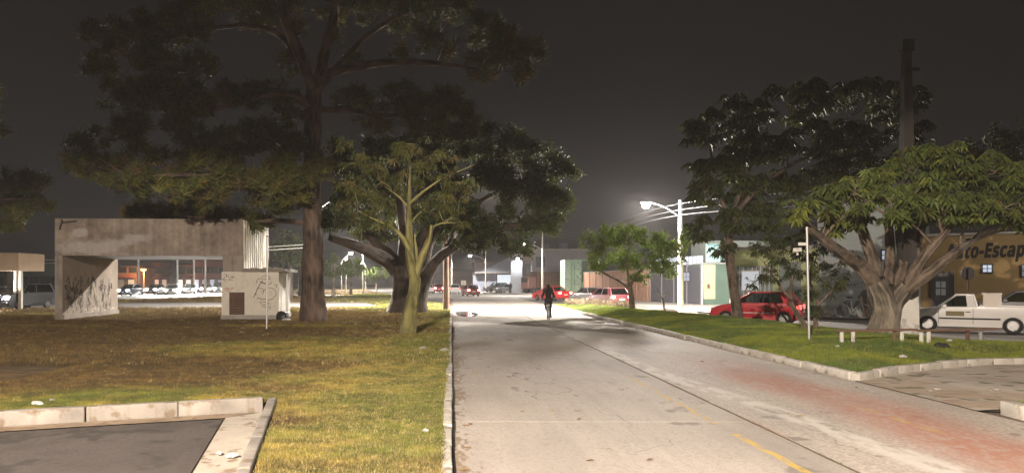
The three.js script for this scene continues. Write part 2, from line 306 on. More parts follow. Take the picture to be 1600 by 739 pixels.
// ------------------------------------------------------------------ lawns
function lawnColour(x, z) {
  const n = fbm(x * 0.22 + 7, z * 0.3, 5), m = fbm(x * 1.4, z * 1.9, 4), f = hash2(Math.floor(x * 61), Math.floor(z * 61)), bare = smooth(0.40, 0.62, fbm(x * 0.17 + 60, z * 0.34, 4) - 0.25 * smooth(-42, -50, z) * smooth(-16, -9, x) + 0.16 * smooth(-3.5, -9, x) + 0.1 * smooth(-12, -20, z) - 0.22 * smooth(-3, -0.4, x));
  const green = smooth(0.42, 0.66, m * 0.35 + n * 0.3 + 0.35 * fbm(x * 2.6 + 3, z * 3.6, 3) + 0.16 * smooth(-2.4, -0.2, x) + 0.3 * smooth(-42, -50, z) * smooth(-16, -9, x));
  let c = [mix(0.3, 0.13, green), mix(0.235, 0.15, green), mix(0.085, 0.034, green)];
  const soil = [0.108, 0.058, 0.032]; c = c.map((v, i) => mix(v, soil[i], bare * 0.85));
  const k = (0.72 + 0.55 * smooth(0.3, 0.7, fbm(x * 3.1 + 8, z * 4.2, 3)) + 0.1 * m) * (1 + 0.5 * (f - 0.5)); return [c[0] * k * 0.8, c[1] * k * 0.76, c[2] * k * 0.42];
}
const lawnEdge = [[-0.09, -1], [-0.09, -46.5], [-0.6, -58], [-2.9, -68], [-7.3, -97], [-15.2, -143], [-23.6, -202], [-61, -330]];
const bay = [[-2.76, -11.2], [-13, -7.47], [-13, -1.2], [-0.94, -1.2]];
const LY = 0.1;
{
  const near = { x0: -14, x1: 0, z0: -30, z1: -2 }, mk = (r, w, h) => new THREE.MeshStandardMaterial({ map: colourMap(w, h, (u, v) => lawnColour(mix(r.x0, r.x1, u), mix(r.z0, r.z1, v)), 1 / (r.x1 - r.x0), 1 / (r.z1 - r.z0), -r.x0 / (r.x1 - r.x0), -r.z0 / (r.z1 - r.z0)), roughness: 1, bumpMap: softBump, bumpScale: 0.03 });
  const far = { x0: -90, x1: 0, z0: -102, z1: -2 };
  struct('lawn', sheet([[-14, -1], [-13, -1], [-13, -7.47], [-2.76, -11.2], [-0.94, -1.2], [-0.09, -1], [-0.09, -30], [-14, -30]], LY), mk(near, 1024, 2048));
  struct('lawn', sheet([[-0.09, -30], ...lawnEdge.slice(1), [-140, -330], [-140, 10], [-14, 10], [-14, -30]], LY), mk(far, 1024, 1024));
}
// the sunken parking bay in the lawn
const bayAsphalt = weathered([0.085, 0.073, 0.068], { size: 5, patch: 0.3, grain: 0.5, spots: 0.7, dirt: [0.04, 0.036, 0.034], px: 1024, bump: 0.008, freq: 9 });
struct('parking_bay', sheet([[-3.22, -10.55], [-13, -7.0], [-13, -1.2], [-1.4, -1.2]], -0.036), bayAsphalt);
struct('gutter', sheet([[-2.78, -11.1], [-3.2, -10.6], [-1.38, -1.2], [-0.98, -1.2]], -0.03), weathered([0.46, 0.42, 0.36], { size: 2, patch: 0.25, spots: 0.8, dirt: [0.2, 0.14, 0.085], freq: 7 }));
struct('gutter', sheet([[-2.86, -11.1], [-13, -7.4], [-13, -7.05], [-3.2, -10.6]], -0.03), weathered([0.3, 0.23, 0.16], { size: 2, patch: 0.35, spots: 0.7, dirt: [0.17, 0.11, 0.07], freq: 7 }));
// pale path and left-hand street across the lawn
const pathMat = weathered([0.25, 0.23, 0.21], { size: 8, patch: 0.2, spots: 0.3 });
const PATHS = [[[-4.9, -52.5], [-7.5, -65], [-120, -63], [-120, -47], [-20, -50.5]], [[-10.5, -92], [-18, -104], [-26, -104], [-20, -92]], [[-30, -76], [-27, -96], [-46, -190], [-150, -190], [-150, -70], [-60, -66]], [[-28, -46], [-150, -42], [-150, -62], [-32, -58]]];
const within = (pts, x, z) => { let c = false; for (let i = 0, j = pts.length - 1; i < pts.length; j = i++) { const [xi, zi] = pts[i], [xj, zj] = pts[j]; if ((zi > z) !== (zj > z) && x < (xj - xi) * (z - zi) / (zj - zi) + xi) c = !c; } return c; };
struct('path', sheet([[-4.9, -52.5], [-7.5, -65], [-120, -63], [-120, -47], [-20, -50.5]], LY + 0.006), pathMat);
struct('path', sheet([[-10.5, -92], [-18, -104], [-26, -104], [-20, -92]], LY + 0.006), pathMat);
struct('left_street', sheet([[-30, -76], [-27, -96], [-46, -190], [-150, -190], [-150, -70], [-60, -66]], LY + 0.006), weathered([0.15, 0.135, 0.125], { size: 11, patch: 0.25, grain: 0.3 }));
struct('left_street', sheet([[-28, -46], [-150, -42], [-150, -62], [-32, -58]], LY + 0.012), weathered([0.15, 0.135, 0.125], { size: 11, patch: 0.25, grain: 0.3 }));

// ------------------------------------------------------------------ kerbs, stone by stone
function kerbLine(name, pts, { y0 = -0.1, y1 = 0.12, w = 0.13, stone = 1.0, material = M.kerb, wobble = 0.008, lengthFrom = 0 } = {}) {
  const k = struct(name), curve = new THREE.CurvePath(); for (let i = 0; i + 1 < pts.length; i++) curve.add(new THREE.LineCurve3(V(pts[i][0], 0, pts[i][1]), V(pts[i + 1][0], 0, pts[i + 1][1])));
  const total = curve.getLength(), n = Math.max(1, Math.round(total / stone));
  for (let i = 0; i < n; i++) {
    const a = curve.getPoint(i / n), b = curve.getPoint((i + 1) / n), l = a.distanceTo(b) - 0.012, h = y1 - y0;
    const g = new RoundedBoxGeometry(l, h, w, 2, Math.min(0.025, w * 0.3)), p = g.attributes.position;
    for (let q = 0; q < p.count; q++) p.setY(q, p.getY(q) + 0.008 * (noise(p.getX(q) * 9 + i * 3.3, p.getZ(q) * 20) - 0.5)), p.setZ(q, p.getZ(q) + 0.012 * (noise(p.getX(q) * 7 + i * 5.1, p.getY(q) * 15) - 0.5));
    const gm = metres(g).translate(0, 0, 0), uv = gm.attributes.uv; for (let q = 0; q < uv.count; q++) uv.setXY(q, uv.getX(q) + i * 1.37, uv.getY(q));
    gm.computeVertexNormals();
    const m = part(k, 'kerb_stone', toCreasedNormals(gm, 0.7), material); m.position.set((a.x + b.x) / 2 + rr(-1, 1) * wobble, (y0 + y1) / 2 + rr(-1, 1) * wobble, (a.z + b.z) / 2 + rr(-1, 1) * wobble); m.rotation.y = heading(b.x - a.x, b.z - a.z) + rr(-1, 1) * wobble;
  }
  return k;
}
seed(5);
kerbLine('kerb', [[-0.045, -1.2], [-0.045, -46.6]], { w: 0.12, y1: 0.125, material: M.kerbWhite, wobble: 0.012 });
kerbLine('kerb', [[7.8, -58.5], [7.62, -50], [7.68, -35], [7.74, -24], [7.8, -14.5]], { w: 0.16, y1: 0.15, material: M.kerbWhite, wobble: 0.014 });
kerbLine('kerb', [[7.76, -14.38], [8.5, -14.95], [9.2, -15.5], [10.1, -16.08], [11, -16.6], [12.6, -17.25], [14.2, -17.3], [16, -17.3]], { w: 0.17, y1: 0.15, material: M.kerbWhite, stone: 0.95, wobble: 0.01 });
kerbLine('kerb', [[8.18, -11.0], [8.1, -9.6], [8.05, -4]], { w: 0.22, y1: 0.15, material: M.kerbWhite, stone: 0.55 });
kerbLine('kerb', [[-2.82, -11.22], [-13, -7.5]], { w: 0.13, y0: -0.12, y1: 0.17, stone: 1.15, wobble: 0.005 });
kerbLine('kerb', [[-2.68, -11.18], [-0.92, -1.3]], { w: 0.13, y0: -0.12, y1: 0.17, stone: 1.4, wobble: 0.005 });
kerbLine('kerb', [[14.75, -20.6], [14.4, -26], [13.5, -32.5], [11.7, -44], [9.9, -55], [8.2, -58.6]], { w: 0.14, y1: 0.12, stone: 1.2 });
kerbLine('kerb', [[15.2, -46], [14.6, -60], [13.6, -75], [11.6, -101], [5.6, -139]], { w: 0.15, y1: 0.1, stone: 3 });
// the kerb-side pavement in front of the houses
struct('pavement', sheet([[60, -20], [24.5, -34.2], [16.2, -40], [15.27, -46], [14.67, -60], [13.67, -75], [11.67, -101], [5.67, -139], [12, -170], [45, -170], [60, -60]], 0.07), weathered([0.3, 0.27, 0.24], { size: 5, patch: 0.3, spots: 0.5, freq: 7 }));

// ------------------------------------------------------------------ raised grass strips on the right
function mound(pts, height, cell = 0.35) {
  const inside = (x, z) => { let c = false; for (let i = 0, j = pts.length - 1; i < pts.length; j = i++) { const [xi, zi] = pts[i], [xj, zj] = pts[j]; if ((zi > z) !== (zj > z) && x < (xj - xi) * (z - zi) / (zj - zi) + xi) c = !c; } return c; };
  const edge = (x, z) => { let d = 1e9; for (let i = 0, j = pts.length - 1; i < pts.length; j = i++) { const [x0, z0] = pts[j], [x1, z1] = pts[i], t = clamp(((x - x0) * (x1 - x0) + (z - z0) * (z1 - z0)) / ((x1 - x0) ** 2 + (z1 - z0) ** 2)); d = Math.min(d, Math.hypot(x - x0 - t * (x1 - x0), z - z0 - t * (z1 - z0))); } return d; };
  return { inside, edge, y: (x, z) => 0.08 + height * smooth(0, 1.6, edge(x, z)) * (0.6 + 0.8 * fbm(x * 0.4 + 20, z * 0.4, 3)) + 0.03 * noise(x * 2, z * 2), pts };
}
function moundGeometry(m, cell) {
  const xs = m.pts.map((p) => p[0]), zs = m.pts.map((p) => p[1]), x0 = Math.min(...xs), x1 = Math.max(...xs), z0 = Math.min(...zs), z1 = Math.max(...zs);
  const s = new THREE.Shape(m.pts.map(([x, z]) => new THREE.Vector2(x, -z))), pos = [], nx = Math.ceil((x1 - x0) / cell), nz = Math.ceil((z1 - z0) / cell);
  for (let i = 0; i < nx; i++) for (let j = 0; j < nz; j++) {
    const c = [[0, 0], [1, 0], [1, 1], [0, 1]].map(([a, b]) => [x0 + (i + a) * cell, z0 + (j + b) * cell]);
    const near = c.some(([x, z]) => m.inside(x, z)); if (!near) continue;
    const q = c.map(([x, z]) => { if (m.inside(x, z)) return V(x, m.y(x, z), z); // pull an outside corner back onto the outline
      let best = null, d = 1e9; for (let k = 0, l = m.pts.length - 1; k < m.pts.length; l = k++) { const [ax, az] = m.pts[l], [bx_, bz] = m.pts[k], t = clamp(((x - ax) * (bx_ - ax) + (z - az) * (bz - az)) / ((bx_ - ax) ** 2 + (bz - az) ** 2)), px = mix(ax, bx_, t), pz = mix(az, bz, t), e = Math.hypot(x - px, z - pz); if (e < d) { d = e; best = V(px, 0.08, pz); } } return best; });
    for (const k of [0, 3, 2, 0, 2, 1]) pos.push(q[k].x, q[k].y, q[k].z);
  }
  const g = new THREE.BufferGeometry(); g.setAttribute('position', new THREE.Float32BufferAttribute(pos, 3)); g.computeVertexNormals();
  const uv = new Float32Array(pos.length / 3 * 2); for (let i = 0; i < uv.length / 2; i++) { uv[i * 2] = pos[i * 3]; uv[i * 2 + 1] = pos[i * 3 + 2]; } g.setAttribute('uv', new THREE.BufferAttribute(uv, 2)); return g;
}
const stripGround = weathered([0.075, 0.085, 0.025], { size: 4, patch: 0.6, grain: 0.6, spots: 0.6, dirt: [0.1, 0.065, 0.04], px: 512 });
const strip = mound([[7.9, -58], [7.72, -50], [7.78, -35], [7.84, -24], [7.9, -14.7], [8.5, -15.1], [9.2, -15.65], [10.1, -16.2], [11, -16.75], [12.6, -17.4], [14.2, -17.45], [16, -17.45], [16, -20], [14.7, -20.6], [14.33, -26], [13.42, -32.5], [11.6, -44], [9.8, -55]], 0.2);
const strip2 = mound([[8.3, -11.0], [12, -11.3], [22, -8.4], [22, -4], [8.2, -4]], 0.12);
struct('grass_strip', moundGeometry(strip, 0.3), stripGround);
struct('grass_strip', moundGeometry(strip2, 0.3), stripGround);

// ------------------------------------------------------------------ grass blades
function tuft(blades, h, w, spread) {
  const pos = [], nor = [];
  for (let i = 0; i < blades; i++) {
    const a = rr(0, 6.28), r = rr(0, spread), x = Math.cos(a) * r, z = Math.sin(a) * r, b = rr(0, 6.28), lean = rr(0.15, 0.9), hh = h * rr(0.6, 1.1), dx = Math.cos(b) * w / 2, dz = Math.sin(b) * w / 2, lx = -Math.sin(b) * hh * lean, lz = Math.cos(b) * hh * lean;
    pos.push(x - dx, 0, z - dz, x + dx, 0, z + dz, x + lx, hh * Math.sqrt(1 - lean * lean * 0.6), z + lz);
    for (let k = 0; k < 3; k++) nor.push(lx * 0.3, 1, lz * 0.3);
  }
  const g = new THREE.BufferGeometry(); g.setAttribute('position', new THREE.Float32BufferAttribute(pos, 3)); g.computeVertexNormals(); return g;
}
const bladeMat = new THREE.MeshPhysicalMaterial({ color: rgb(1, 1, 1), roughness: 0.85, transmission: 0.3, thickness: 0 });
function grass(label, n, place, geometry) {
  const m = new THREE.InstancedMesh(geometry, bladeMat, n), o = new THREE.Object3D(), c = new THREE.Color(); let k = 0;
  for (let tries = 0; tries < n * 6 && k < n; tries++) { const p = place(); if (!p) continue; o.position.set(p[0], p[1], p[2]); o.rotation.y = rr(0, 6.28); o.scale.setScalar(p[3]); o.updateMatrix(); m.setMatrixAt(k, o.matrix); c.setRGB(...p[4]); m.setColorAt(k, c); k++; }
  m.count = k; m.name = numbered('grass'); m.userData = { kind: 'stuff', label, category: 'grass' }; m.castShadow = m.receiveShadow = true; scene.add(m);
}
seed(99);
const inBay = (x, z) => z > -11.3 && x < -0.85 - 0.178 * (-z - 1.3) + 0.02 && (z > -7.4 + (x + 13) * -0.367 - 0.12);
const short = tuft(11, 0.05, 0.007, 0.07), tall = tuft(12, 0.1, 0.01, 0.1);
const place = (x0, x1, d0, d1, s) => () => {
  const d = d0 * Math.pow(d1 / d0, rnd()), x = rr(x0, x1), z = -d; if (x > -0.1 || inBay(x, z) || PATHS.some((q) => within(q, x, z)) || (z < -46 && !within([...lawnEdge, [-140, -330], [-140, 10]], x, z))) return null;
  if (x < (-VX - 40) / FOCAL * d) return null;
  const c = lawnColour(x, z), bare = c[0] > c[1] * 1.32 ? 0.45 : 1; if (rnd() > bare * (0.55 + 0.6 * noise(x * 3, z * 3))) return null;
  const v = rr(0.55, 1.7), straw = rnd() < 0.2 * smooth(-5, -1.5, x) + 0.015; return [x, LY - 0.004, z, s * rr(0.6, 1.3), straw ? [0.4 * v, 0.32 * v, 0.13 * v] : [c[0] * v * 1.1, c[1] * v * 1.14, c[2] * v]];
};
grass('short worn yellow-green turf of the lawn beside the kerb', 120000, place(-8, 0, 6.4, 20, 1), short);
grass('short brownish turf farther back on the lawn', 70000, place(-26, 0, 16, 46, 1.9), short);
grass('short bright turf on the far lawn beyond the big tree', 16000, place(-40, 0, 44, 110, 3.5), short);
grass('ragged grass creeping over the left kerb', 5000, () => { const z = -rr(6, 46), x = -0.1 + rr(-0.25, 0.03); const c = lawnColour(-0.5, z); return [x, LY - 0.01, z, rr(0.6, 1.25), [c[0] * 0.8, c[1] * 1.05, c[2]]]; }, short);
const stripPlace = (m, x0, x1, z0, z1, s) => () => {
  const x = rr(x0, x1), z = rr(z0, z1); if (!m.inside(x, z)) return null;
  const n = fbm(x * 0.9, z * 0.9, 4), bare = Math.hypot((x - 12.2) / 2.2, (z + 18.6) / 0.7) < 1 ? 0.25 : smooth(0.22, 0.42, fbm(x * 1.3 + 40, z * 1.3, 3)); if (rnd() > bare) return null;
  const v = rr(0.55, 1.55), y = smooth(0.35, 0.7, n); return [x, m.y(x, z) - 0.01, z, s * rr(0.6, 1.2), rnd() < 0.08 ? [0.3 * v, 0.24 * v, 0.09 * v] : [mix(0.1, 0.22, y) * v, mix(0.155, 0.26, y) * v, 0.02 * v]];
};
grass('lush bright green grass on the raised strip beside the road', 75000, stripPlace(strip, 7.7, 16, -34, -14.5, 1), tall);
grass('green grass on the far narrow end of the raised strip', 22000, stripPlace(strip, 7.7, 13.6, -58, -34, 1.4), tall);
grass('green grass behind the pale kerb block at the right edge', 14000, stripPlace(strip2, 8.2, 14, -11.3, -7, 1), tall);
// ------------------------------------------------------------------ trees
const barkMap = (c, size, furrow) => { const a = tile((x, y) => fbm(x, y * 0.25, 4), furrow), b = tile((x, y) => fbm(x, y, 3), 5);
  const f = (u, v) => smooth(0.28, 0.72, 0.65 * a(u, v) + 0.35 * b(u, v));
  return new THREE.MeshStandardMaterial({ map: colourMap(256, 256, (u, v) => c.map((q) => q * (0.3 + 1.35 * f(u, v))), 1 / size), bumpMap: greyMap(256, 256, f, 1 / size), bumpScale: 0.08, roughness: 0.95 }); };
const bark = { pine: barkMap([0.105, 0.075, 0.058], 2, 12), dark: barkMap([0.065, 0.05, 0.04], 2, 9), pale: barkMap([0.175, 0.15, 0.115], 1.5, 9), green: barkMap([0.2, 0.185, 0.07], 1.5, 7), thin: barkMap([0.13, 0.1, 0.075], 1, 8) };
const leafMat = new THREE.MeshPhysicalMaterial({ color: rgb(1, 1, 1), roughness: 0.7, transmission: 0.35, thickness: 0, specularIntensity: 0.6 });
const needleMat = new THREE.MeshStandardMaterial({ color: rgb(1, 1, 1), roughness: 0.75 });
function faces(list) { const g = new THREE.BufferGeometry(); g.setAttribute('position', new THREE.Float32BufferAttribute(list, 3)); g.computeVertexNormals(); return g; }
// one leaf: a folded lozenge from base p along d, with n across
function leafAt(out, p, d, side, len, wid, droop = 0) {
  const m = p.clone().addScaledVector(d, len * 0.45), tip = p.clone().addScaledVector(d, len).add(V(0, -droop * len, 0)), up = side.clone().cross(d).normalize();
  const l = m.clone().addScaledVector(side, wid / 2).addScaledVector(up, wid * 0.12), r = m.clone().addScaledVector(side, -wid / 2).addScaledVector(up, wid * 0.12);
  for (const t of [[p, l, tip], [p, tip, r]]) for (const v of t) out.push(v.x, v.y, v.z);
}
const randomWay = () => { const u = rr(-1, 1), a = rr(0, 6.283), s = Math.sqrt(1 - u * u); return V(s * Math.cos(a), u, s * Math.sin(a)); };
function sprays() {
  seed(321);
  const needles = [0, 1, 2].map(() => { const o = []; for (let i = 0; i < 34; i++) { const d = randomWay(); d.y = d.y * 0.8 + 0.35; d.normalize(); const s = d.clone().cross(randomWay()).normalize(), l = rr(0.16, 0.27), p = V(0, rr(-0.1, 0.12), 0), t = p.clone().addScaledVector(d, l), w = 0.011; const a = p.clone().addScaledVector(s, w), b = p.clone().addScaledVector(s, -w); o.push(a.x, a.y, a.z, b.x, b.y, b.z, t.x, t.y, t.z); } return faces(o); });
  const broad = [0, 1, 2].map(() => { const o = []; for (let i = 0; i < 16; i++) { const d = randomWay(); d.y *= 0.55; d.normalize(); const p = randomWay().multiplyScalar(rr(0.02, 0.2)); leafAt(o, p, d, d.clone().cross(V(0, 1, 0)).normalize(), rr(0.1, 0.17), rr(0.05, 0.08), 0.15); } return faces(o); });
  const hanging = [0, 1, 2].map(() => { const o = []; for (let i = 0; i < 10; i++) { const a = i / 10 * 6.283 + rr(-0.3, 0.3), d = V(Math.cos(a) * 0.75, rr(-0.9, -0.15), Math.sin(a) * 0.75).normalize(); leafAt(o, V(0, rr(-0.04, 0.06), 0), d, d.clone().cross(V(0, 1, 0)).normalize(), rr(0.16, 0.26), rr(0.04, 0.06), 0.25); } return faces(o); });
  const feather = [0, 1, 2].map(() => { const o = []; for (let i = 0; i < 6; i++) { const a = i / 6 * 6.283 + rr(-0.4, 0.4), d = V(Math.cos(a), rr(-0.35, 0.1), Math.sin(a)).normalize(), side = d.clone().cross(V(0, 1, 0)).normalize(); for (let k = 1; k <= 6; k++) for (const s of [-1, 1]) { const p = d.clone().multiplyScalar(0.05 * k).add(V(0, -0.006 * k * k, 0)); leafAt(o, p, side.clone().multiplyScalar(s).addScaledVector(d, 0.4).add(V(0, -0.25, 0)).normalize(), d, rr(0.06, 0.085), 0.034, 0.2); } } return faces(o); });
  const umbrella = [0].map(() => { const o = []; for (let k = 0; k < 2; k++) for (let i = 0; i < 9; i++) { const a = (i + k * 0.5) / 9 * 6.283 + rr(-0.25, 0.25), d = V(Math.cos(a), k ? rr(0.0, 0.35) : rr(-0.5, -0.1), Math.sin(a)).normalize(), l = k ? rr(0.12, 0.17) : rr(0.2, 0.28); leafAt(o, V(0, k * 0.03, 0), d, d.clone().cross(V(0, 1, 0)).normalize(), l, l * 0.36, 0.45); } return faces(o); });
  return { needles, broad, hanging, feather, umbrella };
}
const SPRAY = sprays();
// limbs: [[points as px, py, distance], radii]; clumps: [px, py, half width px, half height px, extra distance]
function tree(name, label, { d, limbs, clumps, kind, density, colours, barkKind, size = 1, depthShare = 0.9, trunkCount = 1, group, twig = 0.03, lobeCount = 11 }) {
  const t = thing(name, label, 'tree', group), base = V(gx(limbs[0][0][0][0], d), 0.06, -d); t.position.copy(base);
  const nodes = [], trunkG = [], limbG = [];
  limbs.forEach(([pts, radii], i) => {
    const w = pts.map(([px, py, dd = 0]) => at(px, py, d + dd).sub(base));
    const c = new THREE.CatmullRomCurve3(w, false, 'centripetal'); for (let k = 0; k <= 12; k++) { const s = k / 12 * (radii.length - 1), j = Math.min(radii.length - 2, Math.floor(s)); nodes.push({ p: c.getPoint(k / 12), r: mix(radii[j], radii[j + 1], s - j) }); }
    (i < trunkCount ? trunkG : limbG).push(limb(w, radii, radii[0] > 0.2 ? 16 : 9, radii[0] > 0.2 ? 0.07 : 0.05, Math.max(0.12, radii[0] * 0.8)));
  });
  const spots = [];
  for (const [px, py, hw, hh, dd = 0, gain = 1] of clumps) {
    const D = d + dd, s = D / FOCAL, c = at(px, py, D).sub(base), rx = hw * s, ry = hh * s, rz = rx * depthShare, n = Math.round(density * gain * Math.pow(rx * ry * rz, 0.8));
    let near = null, e = 1e9; for (const q of nodes) { const k = q.p.distanceTo(c) + (q.p.y > c.y ? 0.8 : 0); if (k < e) { e = k; near = q; } }
    const lobes = []; for (let k = 0; k < lobeCount; k++) { const w = randomWay(), q = rr(0.45, 0.85); lobes.push({ c: V(c.x + w.x * rx * q, c.y + w.y * ry * q, c.z + w.z * rz * q), r: rr(0.2, 0.44), tone: rr(0.75, 1.25) }); }
    if (e > 0.4) { const r0 = Math.min(near.r * 0.6, twig + 0.012 * e), m = near.p.clone().lerp(c, 0.5).add(V(rr(-0.3, 0.3), rr(0.0, 0.35), rr(-0.3, 0.3))); limbG.push(limb([near.p, m, c], [r0, r0 * 0.7, r0 * 0.4], 6, 0.04, 0.4)); }
    for (const l of lobes) limbG.push(limb([c, c.clone().lerp(l.c, 0.6).add(V(rr(-0.1, 0.1), rr(-0.1, 0.15), rr(-0.1, 0.1))), l.c], [twig * 0.55, twig * 0.4, twig * 0.2], 5, 0.03, 0.4));
    for (let k = 0; k < n; k++) { const l = lobes[Math.floor(rnd() * lobes.length)], w = randomWay().multiplyScalar(Math.pow(rnd(), 0.45) * l.r), p = V(l.c.x + w.x * rx, l.c.y + w.y * ry * (w.y < 0 ? 0.75 : 1), l.c.z + w.z * rz); p.tone = l.tone; spots.push(p); }
  }
  part(t, 'trunk', merge(trunkG), bark[barkKind]); if (limbG.length) part(t, 'branches', merge(limbG), bark[barkKind === 'pale' ? 'thin' : barkKind]);
  const kinds = [SPRAY[kind][0]], o = new THREE.Object3D(), col = new THREE.Color();
  kinds.forEach((g, v) => {
    const mine = spots.filter((_, i) => i % kinds.length === v), m = new THREE.InstancedMesh(g, kind === 'needles' ? needleMat : leafMat, mine.length);
    mine.forEach((p, i) => { o.position.copy(p); if (kind === 'hanging' || kind === 'feather' || kind === 'umbrella') o.rotation.set(rr(-0.35, 0.35), rr(0, 6.28), rr(-0.35, 0.35)); else o.rotation.set(rr(-0.9, 0.9), rr(0, 6.28), rr(-0.9, 0.9)); o.scale.setScalar(size * rr(0.45, 1.35)); o.updateMatrix(); m.setMatrixAt(i, o.matrix);
      const c = colours[Math.floor(Math.pow(rnd(), 1.5) * colours.length)], q = rr(0.65, 1.35) * p.tone; m.setColorAt(i, col.setRGB(c[0] * q, c[1] * q, c[2] * q)); });
    m.name = 'crown'; m.userData = { kind: 'stuff' }; m.castShadow = m.receiveShadow = true; t.add(m);
  });
  return t;
}
const PINE = [[0.075, 0.085, 0.016], [0.055, 0.07, 0.015], [0.11, 0.105, 0.02], [0.12, 0.085, 0.025]], FICUS = [[0.045, 0.065, 0.02], [0.06, 0.08, 0.02], [0.075, 0.085, 0.022]];
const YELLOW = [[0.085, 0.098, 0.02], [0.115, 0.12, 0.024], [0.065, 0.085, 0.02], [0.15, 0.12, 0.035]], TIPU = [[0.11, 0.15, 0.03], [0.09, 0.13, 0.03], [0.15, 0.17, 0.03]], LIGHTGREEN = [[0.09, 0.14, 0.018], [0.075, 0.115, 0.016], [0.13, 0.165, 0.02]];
seed(1001);
tree('pine_tree', 'huge dark pine with a thick bare trunk and spreading crown over the lawn', { d: 34, barkKind: 'pine', kind: 'needles', density: 78, colours: PINE, size: 1.65, twig: 0.035,
  limbs: [[[[490, 508], [489, 495], [488, 420], [487, 300], [489, 200], [491, 140]], [0.66, 0.5, 0.44, 0.41, 0.39, 0.36]],
    [[[491, 150], [472, 95, -0.5], [447, 35, -0.8], [425, -50, -1]], [0.3, 0.25, 0.2, 0.14]], [[[492, 150], [506, 85, 0.5], [522, 20, 1], [530, -60, 1.2]], [0.28, 0.24, 0.2, 0.14]],
    [[[493, 140], [515, 116], [545, 106, -0.4], [620, 97, -1], [700, 101, -1.5], [775, 116, -2]], [0.24, 0.2, 0.17, 0.13, 0.09, 0.05]], [[[520, 112], [548, 82, 1], [575, 55, 1.5], [640, 18, 2], [720, 8, 2]], [0.15, 0.13, 0.11, 0.08, 0.05]],
    [[[492, 172], [540, 172, 0.5], [600, 180, 1], [680, 178, 1.5]], [0.15, 0.12, 0.09, 0.05]], [[[489, 170], [455, 148, -1], [410, 150, -2], [330, 175, -3]], [0.16, 0.13, 0.1, 0.06]],
    [[[476, 100], [430, 52, 1], [370, 40, 2], [250, 62, 2.5]], [0.16, 0.12, 0.1, 0.05]], [[[488, 290], [430, 272, -1.5], [330, 272, -3], [200, 276, -3.5]], [0.17, 0.13, 0.1, 0.05]], [[[488, 350], [440, 345, 1], [370, 345, 2.5], [260, 335, 3.5]], [0.12, 0.1, 0.07, 0.04]], [[[489, 235], [430, 232, 1], [360, 225, 2]], [0.12, 0.09, 0.05]]],
  clumps: [[150, 262, 52, 34, -3], [215, 285, 55, 30, -4], [255, 258, 55, 36, -3], [330, 262, 60, 38, -3.5], [395, 285, 55, 30, -3], [300, 300, 60, 26, -4], [455, 268, 55, 38, -2.5], [500, 265, 30, 30, -3], [440, 310, 60, 28, -1.5], [130, 235, 26, 26, -3],
    [250, 330, 60, 26, 4], [320, 340, 70, 26, 4.5], [400, 345, 50, 22, 3],
    [170, 55, 48, 34, 1], [155, 100, 30, 30, 0], [230, 50, 60, 50, 2], [290, 35, 55, 45, 2], [240, 110, 70, 45, 0], [310, 105, 36, 26, 2], [215, 165, 55, 45, -1], [285, 165, 55, 40, -1], [350, 160, 60, 38, -2], [415, 140, 40, 28, -1], [455, 165, 34, 34, 0], [300, 205, 60, 30, 1], [190, 215, 50, 32, -1], [400, 215, 60, 32, 0], [445, 230, 45, 26, -1], [360, 235, 40, 22, 2], [180, 150, 30, 40, 1],
    [390, 8, 95, 34, 1], [465, 20, 40, 40, 1], [450, 100, 20, 24, 0], [520, 30, 30, 40, 2],
    [580, 15, 60, 22, 2], [650, 30, 55, 28, 2], [690, 65, 45, 25, 0], [740, 50, 55, 30, 1], [790, 78, 60, 34, -1], [760, 105, 55, 24, -2], [835, 84, 36, 20, -1.5], [815, 115, 34, 20, -1.5], [620, 80, 24, 14, -1], [560, 95, 24, 10, 0.5], [700, 15, 60, 20, 2],
    [555, 155, 46, 20, 1], [620, 152, 55, 24, 1.5], [690, 160, 55, 24, 1.5], [650, 190, 60, 24, 1], [735, 178, 36, 16, 2], [580, 195, 40, 18, 1], [720, 205, 40, 18, 1]] });
